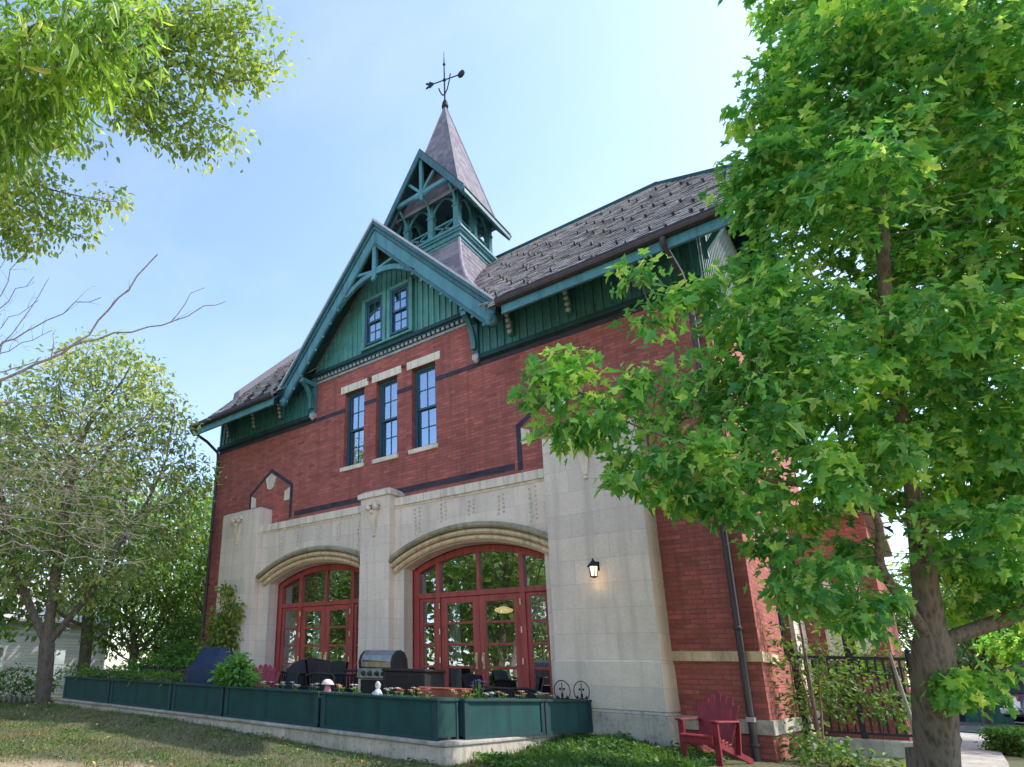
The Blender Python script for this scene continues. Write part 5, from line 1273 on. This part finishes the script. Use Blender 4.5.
# grass: one mass of blades
def grass(name, n, x0, x1, y0, y1, size, mat, keep, seed):
    R = np.random.default_rng(seed); xy = R.uniform((x0,y0),(x1,y1),(n,2))
    pts = [(x, y, gz(x, y)-.005) for x, y in xy if keep(x, y) and noise.noise(Vector((x*1.7,y*1.7,3))) + R.uniform(-.5,.5) > -.15]
    P_ = np.array(pts); k = len(P_); D = nrm(R.normal(size=(k,3))*.55+np.array([0,0,.9])); U = nrm(R.normal(size=(k,3)))
    S = R.uniform(size*.5,size*1.4,k); o = leaf_mesh(name, P_, D, U, S, T_BLADE, M[mat]); tag(o, None, None, kind='stuff'); print(name, k); return o
def lawn(x, y):
    if -14.0 < x < -4.08 and y > -4.42: return False
    if -4.5 < x < -1.7 and y > -.65: return False
    if y-.42*(x+6.6) < -6.9+.5*noise.noise(Vector((x,y,5))): return False
    return y < -4.4 or x > -4.1 or x < -14
tag(grass('lawn_grass', 190000, -22, 1.5, -8.2, -2.0, .05, 'grass', lawn, 4), 'short patchy olive grass on the lawn before the terrace', 'grass')
tag(grass('dry_grass', 20000, -16, -1, -9.0, -6.9, .04, 'grass', lambda x, y: noise.noise(Vector((x*.9,y*.9,7))) > .15, 6), 'sparse dry grass on the bare earth in front', 'grass')
tag(grass('weeds', 34000, -4.95, -2.2, -4.4, -.7, .10, 'weeds', lambda x, y: x > -4.05+.12*noise.noise(Vector((x*3,y*3,1))) and y > -3.7-(x+4)*.8+noise.noise(Vector((x,y,0))), 5), 'lush green weeds at the foot of the big pier', 'weeds')
def cover(name, label, n, x0, x1, y0, y1, size, mat, keep, seed, hgt):
    R = np.random.default_rng(seed); xy = R.uniform((x0,y0),(x1,y1),(n,2)); pts = []
    for x, y in xy:
        k = noise.noise(Vector((x*2.2,y*2.2,9)))
        if keep(x, y) and k > -.25: pts.append((x, y, gz(x, y)+R.random()*hgt*(.5+k)))
    P_ = np.array(pts); k = len(P_); D = nrm(R.normal(size=(k,3))*np.array([1,1,.45])+np.array([0,0,.15])); U = nrm(R.normal(size=(k,3))*.5+np.array([0,0,1]))
    tag(leaf_mesh(name, P_, D, U, R.uniform(size*.5,size*1.3,k), T_OVAL, M[mat]), label, name.replace('_',' '), kind='stuff')
cover('ground_cover', 'low leafy weeds mixed with the grass at the big pier', 16000, -4.9, -2.2, -4.4, -.7, .06, 'weeds', lambda x, y: x > -4.05 and y > -3.9-(x+4)*.8+.6*noise.noise(Vector((x,y,0))), 91, .16)
cover('clover', 'clover and small weeds scattered through the lawn', 16000, -16, -1.5, -7.2, -4.4, .04, 'leaf_hedge', lambda x, y: lawn(x, y) and noise.noise(Vector((x*.8,y*.8,2))) > -.05, 92, .05)
cover('fallen_leaves', 'dry fallen leaves scattered on the lawn and dirt', 1500, -15, -1.5, -8.6, -4.4, .06, 'fallen', lambda x, y: True, 93, .02)
# ------------------------------------------------------------------ backdrop: trees, houses, car, fences
rootless = []
PROTO = []
for i in range(3):
    R = np.random.default_rng(60+i); rnd.seed(60+i)
    cl = [(R.uniform(-1.6,1.6), R.uniform(-1.6,1.6), R.uniform(2.4,6.4), R.uniform(1.0,1.6)) for _ in range(11)] + [(0,0,6.8,1.2),(0,0,4.5,2.0)]
    attr = sample_clumps(cl, 85, R)
    pos, par = space_col([('t', None, [(0,0,-.3),(.05,.0,1.2),(0,.05,2.4)])], attr, .28, 3.2, .36, 70, (0,0,.05))
    t = thing('background_tree', 'x', 'tree', (0,0,0), 0, 'trees in the distance'); mb, ch, sub = skeleton_mesh(pos, par, .01, 2.0, .2, 6); mb.build('trunk', M['bark'], t)
    P_, D, U = leafy_points(pos, par, ch, sub, 4, 10, .32, R, (0,0,4.5), .4); leaf_mesh('crown', P_, D, U, R.uniform(.15,.32,len(P_)), T_SIMPLE, M['leaf_far'], t); PROTO.append(t)
    print('bgtree', len(pos), len(P_))
BG = [(-27.5,-5.5,1.45,'tall tree behind the bare branches at the far left'),(-25,1.5,1.35,'tree behind the olive tree, next to the house edge'),(-21,5.5,1.15,'tree close behind the left corner of the house'),(-30,9,1.5,'distant tree left of the house between the white houses'),(-24,13,1.3,'far tree seen just past the left house corner'),(-19.5,12.5,1.1,'tree behind the house beyond the left brick corner'),(-33,-9,1.6,'leftmost far tree at the picture edge'),
      (4.2,9.5,1.0,'tree behind the maple beside the clipped hedge'),(-.2,31,.95,'distant tree over the path behind the maple trunk'),(3.0,33,1.1,'distant tree behind the garage'),(7.5,20,1.3,'tree right of the parked car'),(9,33,1.3,'rightmost distant tree behind the maple crown'),(4.6,17.5,.8,'small tree over the parked car'),(1.0,23.2,.72,'low tree in front of the garage roof at right'),(2.8,23.6,.8,'low tree beside the garage above the car roof'),
      (-29,-1.5,1.1,'tree filling the gap behind the forked trunk'),(-24,8.5,.9,'low tree before the pale house'),(-22,2.0,.8,'low tree behind the bright planter bush')]
for i, (x, y, s, lb) in enumerate(BG):
    z = gz(x, y)-.05
    if i < 3: o = PROTO[i]; o.location = (x,y,z); o.rotation_euler.z = i*2.1; o.scale = (s,)*3; o['label'] = lb
    else: o = dup(PROTO[i % 3], (x,y,z), i*1.7, lb, s)
# trees across the lawn behind the photographer: mirrored in the door and window glass
for i, (x, y, s) in enumerate(((-22,-15.5,1.35),(-27,-19,1.6),(-18,-19,1.5),(-14,-15.5,1.2),(-20,-27,1.7),(-11,-22,1.5),(-33,-20,1.7),(-6,-27,1.6))):
    dup(PROTO[i % 3], (x,y,gz(x,y)), i*2.3, 'tree across the lawn mirrored in the door and window glass', s)['group'] = 'trees mirrored in the glass'
# white houses
def house(label, loc, rz, L, W, hh, rh, wall, roofm, wins):
    t = thing('clapboard_house', label, 'house', loc, rz)
    b = MB(); b.prism([(-W/2,0),(W/2,0),(W/2,hh),(0,hh+rh),(-W/2,hh)], 'x', -L/2, L/2)
    z = .3
    b.build('wall', M[wall], t)
    r = MB(); 
    for s in (-1,1): r.prism([(0,hh+rh+.12),(s*(W/2+.4),hh-.28),(s*(W/2+.4),hh-.40),(0,hh+rh+.003)], 'x', -L/2-.3, L/2+.3)
    ro = r.build('roof', M[roofm], t)
    c = MB(); c.box(-.3,.3,.6,1.1,hh+rh*.5,hh+rh+.7); c.build('chimney', M['brick'], ro)
    for (fx, z0, w, h) in wins:
        f = MB(); y = -W/2; f.box(fx-w/2-.08,fx+w/2+.08,y-.06,y+.02,z0-.08,z0+h+.08); fo = f.build('window', M['white'], t)
        g = MB(); g.box(fx-w/2,fx+w/2,y-.075,y-.05,z0,z0+h); g.build('pane', M['glass_up'], fo)
        s_ = MB(); s_.box(fx-.02,fx+.02,y-.085,y-.076,z0,z0+h); s_.box(fx-w/2,fx+w/2,y-.085,y-.076,z0+h/2-.02,z0+h/2+.02); s_.build('sash', M['white'], fo)
    d = MB(); d.box(-L*.22-.5,-L*.22+.5,-W/2-.05,-W/2+.02,0,2.1); do = d.build('door', M['terracotta'], t)
    k = MB(); k.ball((-L*.22+.38,-W/2-.08,1.05),.04,8,6); k.build('handle', M['brass'], do)
    return t
M['clap'] = m_masonry('white_clapboard', (.80,.79,.77), (.78,.77,.75), (.55,.54,.53), 40, .16, .012, (.5,.5,.5), .5, .7, .1)
W4 = [(-3,.9,1,1.5),(0,.9,1,1.5),(3,.9,1,1.5),(-3,3.4,1,1.4),(0,3.4,1,1.4),(3,3.4,1,1.4)]
house('white clapboard house behind the trees at the far left', (-39,3.5,gz(-39,3.5)), math.radians(62), 11, 8, 4.2, 2.6, 'clap', 'slate', W4)
house('pale house behind the shrubs beside the left brick corner', (-38,19,gz(-38,19)), math.radians(62), 10, 8, 3.4, 2.4, 'clap', 'slate', W4[:3])
# garage with teal door at right
t = thing('garage', 'dark garage with a grey green door behind the maple', 'garage', (2.0,25.4,-.85))
b = MB(); b.box(-1.9,-1.55,0,5,0,2.3); b.box(2.6,3.0,0,5,0,2.3); b.box(-1.55,2.6,.02,5,2.0,2.3); b.box(-1.9,3,4.8,5,0,2.3); b.build('wall', M['green_dk'], t)
b = MB(); b.box(-1.54,-.25,.0,.08,0,1.75); 
for k in range(4): b.box(-1.50,-.29,-.02,.0,.08+k*.42,.42+k*.42)
b.build('garage_door', M['board'], t)
b = MB(); b.prism([(-.3,2.3),(5.3,2.3),(2.5,3.0)], 'x', -2.1, 3.2); b.build('roof', M['asphalt'], t)
# parked car
def car(label, loc, rz):
    t = thing('parked_car', label, 'car', loc, rz); body = m_paint('car_paint', (.16,.15,.24), .25, .05, 3, .0); body.node_tree.nodes['Principled BSDF'].inputs['Metallic'].default_value = .5
    prof = [(-2.2,.35),(-2.25,.62),(-2.2,.98),(-2.05,1.08),(-1.55,1.62),(-1.2,1.68),(.3,1.66),(1.05,1.12),(2.0,.98),(2.25,.78),(2.28,.42),(2.2,.33)]
    b = MB(); n = len(prof); hw = .9
    vs = []
    for y, k in ((-hw,.0),(-hw*.98,.0),(hw*.98,.0),(hw,.0)):
        for x, z in prof:
            tp = max(0,(z-1.0))*.28; yy = (abs(y)-tp)*(1 if y > 0 else -1); vs.append((x, yy, z))
    for r in range(3): pass
    b.add(vs[:n]+vs[3*n:], [range(n), range(2*n-1,n-1,-1)]+[(i,(i+1)%n,(i+1)%n+n,i+n) for i in range(n)]); b.build('body', body, t, .05)
    for s in (-1,1):
        g = MB(); yy = lambda z: s*(.9-(z-1.0)*.28+.012)
        for q in ([(-1.85,1.10),(-.75,1.10),(-.75,1.55),(-1.45,1.55)],[(-.68,1.10),(.82,1.10),(.25,1.55),(-.68,1.55)]): g.add([(x,yy(z),z) for x,z in q], [range(4)])
        g.build('side_window', M['black'], t)
        for x in (-1.4,1.4):
            w = MB(); w.lathe([(.2,-.1),(.33,-.1),(.34,-.06),(.34,.06),(.33,.1),(.2,.1)], (x,s*.82,.34), 20, 'y'); wo = w.build('wheel', M['black'], t)
            w = MB(); w.lathe([(0,-.06*s),(.2,-.1*s),(.22,.0)], (x,s*.86,.34), 16, 'y'); w.build('rim', M['steel'], wo)
        l = MB(); l.box(-2.27,-2.05,s*.72-.12,s*.72+.12,.82,1.0); l.build('taillight', M['fl_red'], t, .03)
        l = MB(); l.box(2.12,2.28,s*.66-.16,s*.66+.16,.70,.82); l.build('headlight', M['cream'], t, .03)
    g = MB(); g.add([(-2.07,-.8,1.1),(-2.07,.8,1.1),(-1.6,.66,1.58),(-1.6,-.66,1.58)], [range(4)]); g.build('rear_window', M['black'], t)
    b = MB(); b.box(-2.34,-2.2,-.85,.85,.38,.6); b.build('bumper', body, t, .04)
    return t
car('blue grey hatchback parked on the driveway at the right edge', (3.75,21.0,-.83), math.radians(12))
# left fence and shrubs
for i, (x, y, s, lb) in enumerate(((-20.6,-3.6,1.0,'leftmost pale stemmed shrub behind the low fence'),(-20.2,-2.9,1.1,'pale stemmed shrub left of the forked trunk'),(-19.9,-2.2,1.0,'pale stemmed shrub behind the forked trunk'),(-19.4,-1.2,1.15,'shrub right of the forked trunk by the planter end'))):
    z = gz(x, y); shrub('twiggy_shrub', lb, 'shrub', (x,y,z), [(x,y,z+.55*s,.45*s,.4*s),(x-.25,y+.2,z+.75*s,.3,.3),(x+.25,y-.2,z+.3*s,.35,.25)], 600, 8, .11, T_OVAL, 'leaf_hedge', .12, 'bark_pale', .10, 70+i, .02, 'twiggy shrubs behind the low fence', kill=.17, infl=1.4, stems=5)
for i, (x, y, r, lb) in enumerate(((-18.6,.6,.95,'bright green bush behind the left end planter'),(-17.6,1.6,1.3,'darker bush left of the brick corner'),(-16.6,1.0,.9,'bush right behind the second planter box'),(-19.8,3.5,2.0,'tall bush under the trees left of the house'))):
    z = gz(x, y); shrub('garden_bush', lb, 'bush', (x,y,z), [(x,y,z+r*.8,r,r*.75),(x+r*.6,y,z+r*.6,r*.6,r*.5),(x-r*.6,y-.2,z+r*.6,r*.6,r*.5)], 420, 8, .13, T_OVAL, ('leaf_bush','leaf_hedge')[i % 2], .13, 'bark', .12, 80+i, .03, 'garden bushes left of the house', kill=.15, infl=1.8, stems=5)
f = thing('low_fence', 'low grey hoop fence along the lawn edge at far left', 'fence', (-19.6,-3.6,gz(-19.6,-3.6)), math.radians(12))
for k in range(14):
    b = MB(); x = -1.6+k*.24; b.tube([(x+.1*math.cos(a), 0, .10+.14*math.sin(a)) if a > 0 and a < math.pi else (x+.1*math.cos(a),0,-.05) for a in np.linspace(-.01, math.pi+.01, 9)], .012, 5); b.build('hoop', M['hip'], f)
# dark rail along the back of the terrace at left
f = thing('terrace_railing', 'dark horizontal rail fence behind the left planter boxes', 'fence', (-14.6,-1.2,-.95), math.radians(8))
b = MB(); b.box(-1.2,3.0,-.02,.02,.95,1.02); b.box(-1.2,3.0,-.02,.02,.3,.35); b.build('rail', M['iron'], f)
for x in (-1.15,.1,1.4,2.7): b = MB(); b.box(x-.03,x+.03,-.03,.03,0,.949); b.build('post', M['iron'], f)

# ------------------------------------------------------------------ light, sky, camera
TS = Vector((.50,.42,.76)).normalized(); elev = math.asin(TS.z); az = math.atan2(TS.x, TS.y)
sun = bpy.data.lights.new('sun', 'SUN'); sun.energy = 5.0; sun.angle = math.radians(.53); sun.color = (1,.94,.84)
so = bpy.data.objects.new('sun', sun); COL.objects.link(so); so.rotation_euler = TS.to_track_quat('Z','Y').to_euler(); so.location = (20,20,40)
w = bpy.data.worlds.new('World'); scene.world = w; w.use_nodes = True; nt = w.node_tree
sky = nt.nodes.new('ShaderNodeTexSky'); sky.sky_type = 'NISHITA'; sky.sun_disc = False; sky.sun_elevation = elev; sky.sun_rotation = az
sky.altitude = 0; sky.air_density = 1.0; sky.dust_density = 1.1; sky.ozone_density = 1.3
bg = nt.nodes['Background']; bg.inputs[1].default_value = .42
tcw = N(nt, 'ShaderNodeTexCoord'); mpw = N(nt, 'ShaderNodeMapping', _0=tcw.outputs['Generated'], Scale=(1.2, 2.6, 3.4)); nw = N(nt, 'ShaderNodeTexNoise', _0=mpw.outputs[0], Scale=1.6, Detail=6.0, Roughness=.6)
cl_ = ramp(nt, nw.outputs[0], [(.42,(0,0,0)),(.8,(.22,.22,.22))])
nt.links.new(mixc(nt, cl_, sky.outputs[0], (2.6,2.75,2.9)), bg.inputs[0])
cam = bpy.data.cameras.new('camera'); co = bpy.data.objects.new('camera', cam); COL.objects.link(co); scene.camera = co
cam.sensor_width = 36; cam.sensor_fit = 'HORIZONTAL'; cam.lens = 622.6996/1024*36; cam.shift_x = (512-326.634)/1024; cam.shift_y = (495.926-383.5)/1024
cam.clip_start = .05; cam.clip_end = 4000
Rm = Matrix(((0.72612435,0.68665223,0.03538566),(-0.16588096,0.22489704,-0.96015875),(-0.66725328,0.69132484,0.27720575)))
r, d, f = Rm[0], Rm[1], Rm[2]
mw = Matrix(((r[0],-d[0],-f[0],0),(r[1],-d[1],-f[1],-10.65195),(r[2],-d[2],-f[2],0),(0,0,0,1)))
co.matrix_world = mw
scene.view_settings.view_transform = 'Standard'; scene.view_settings.look = 'None'; scene.view_settings.exposure = 0; scene.view_settings.gamma = 1.0
scene.render.engine = 'CYCLES'; c = scene.cycles; c.use_denoising = True; c.max_bounces = 8; c.transparent_max_bounces = 12; c.diffuse_bounces = 4; c.glossy_bounces = 4; c.sample_clamp_indirect = 6; c.caustics_reflective = False; c.caustics_refractive = False
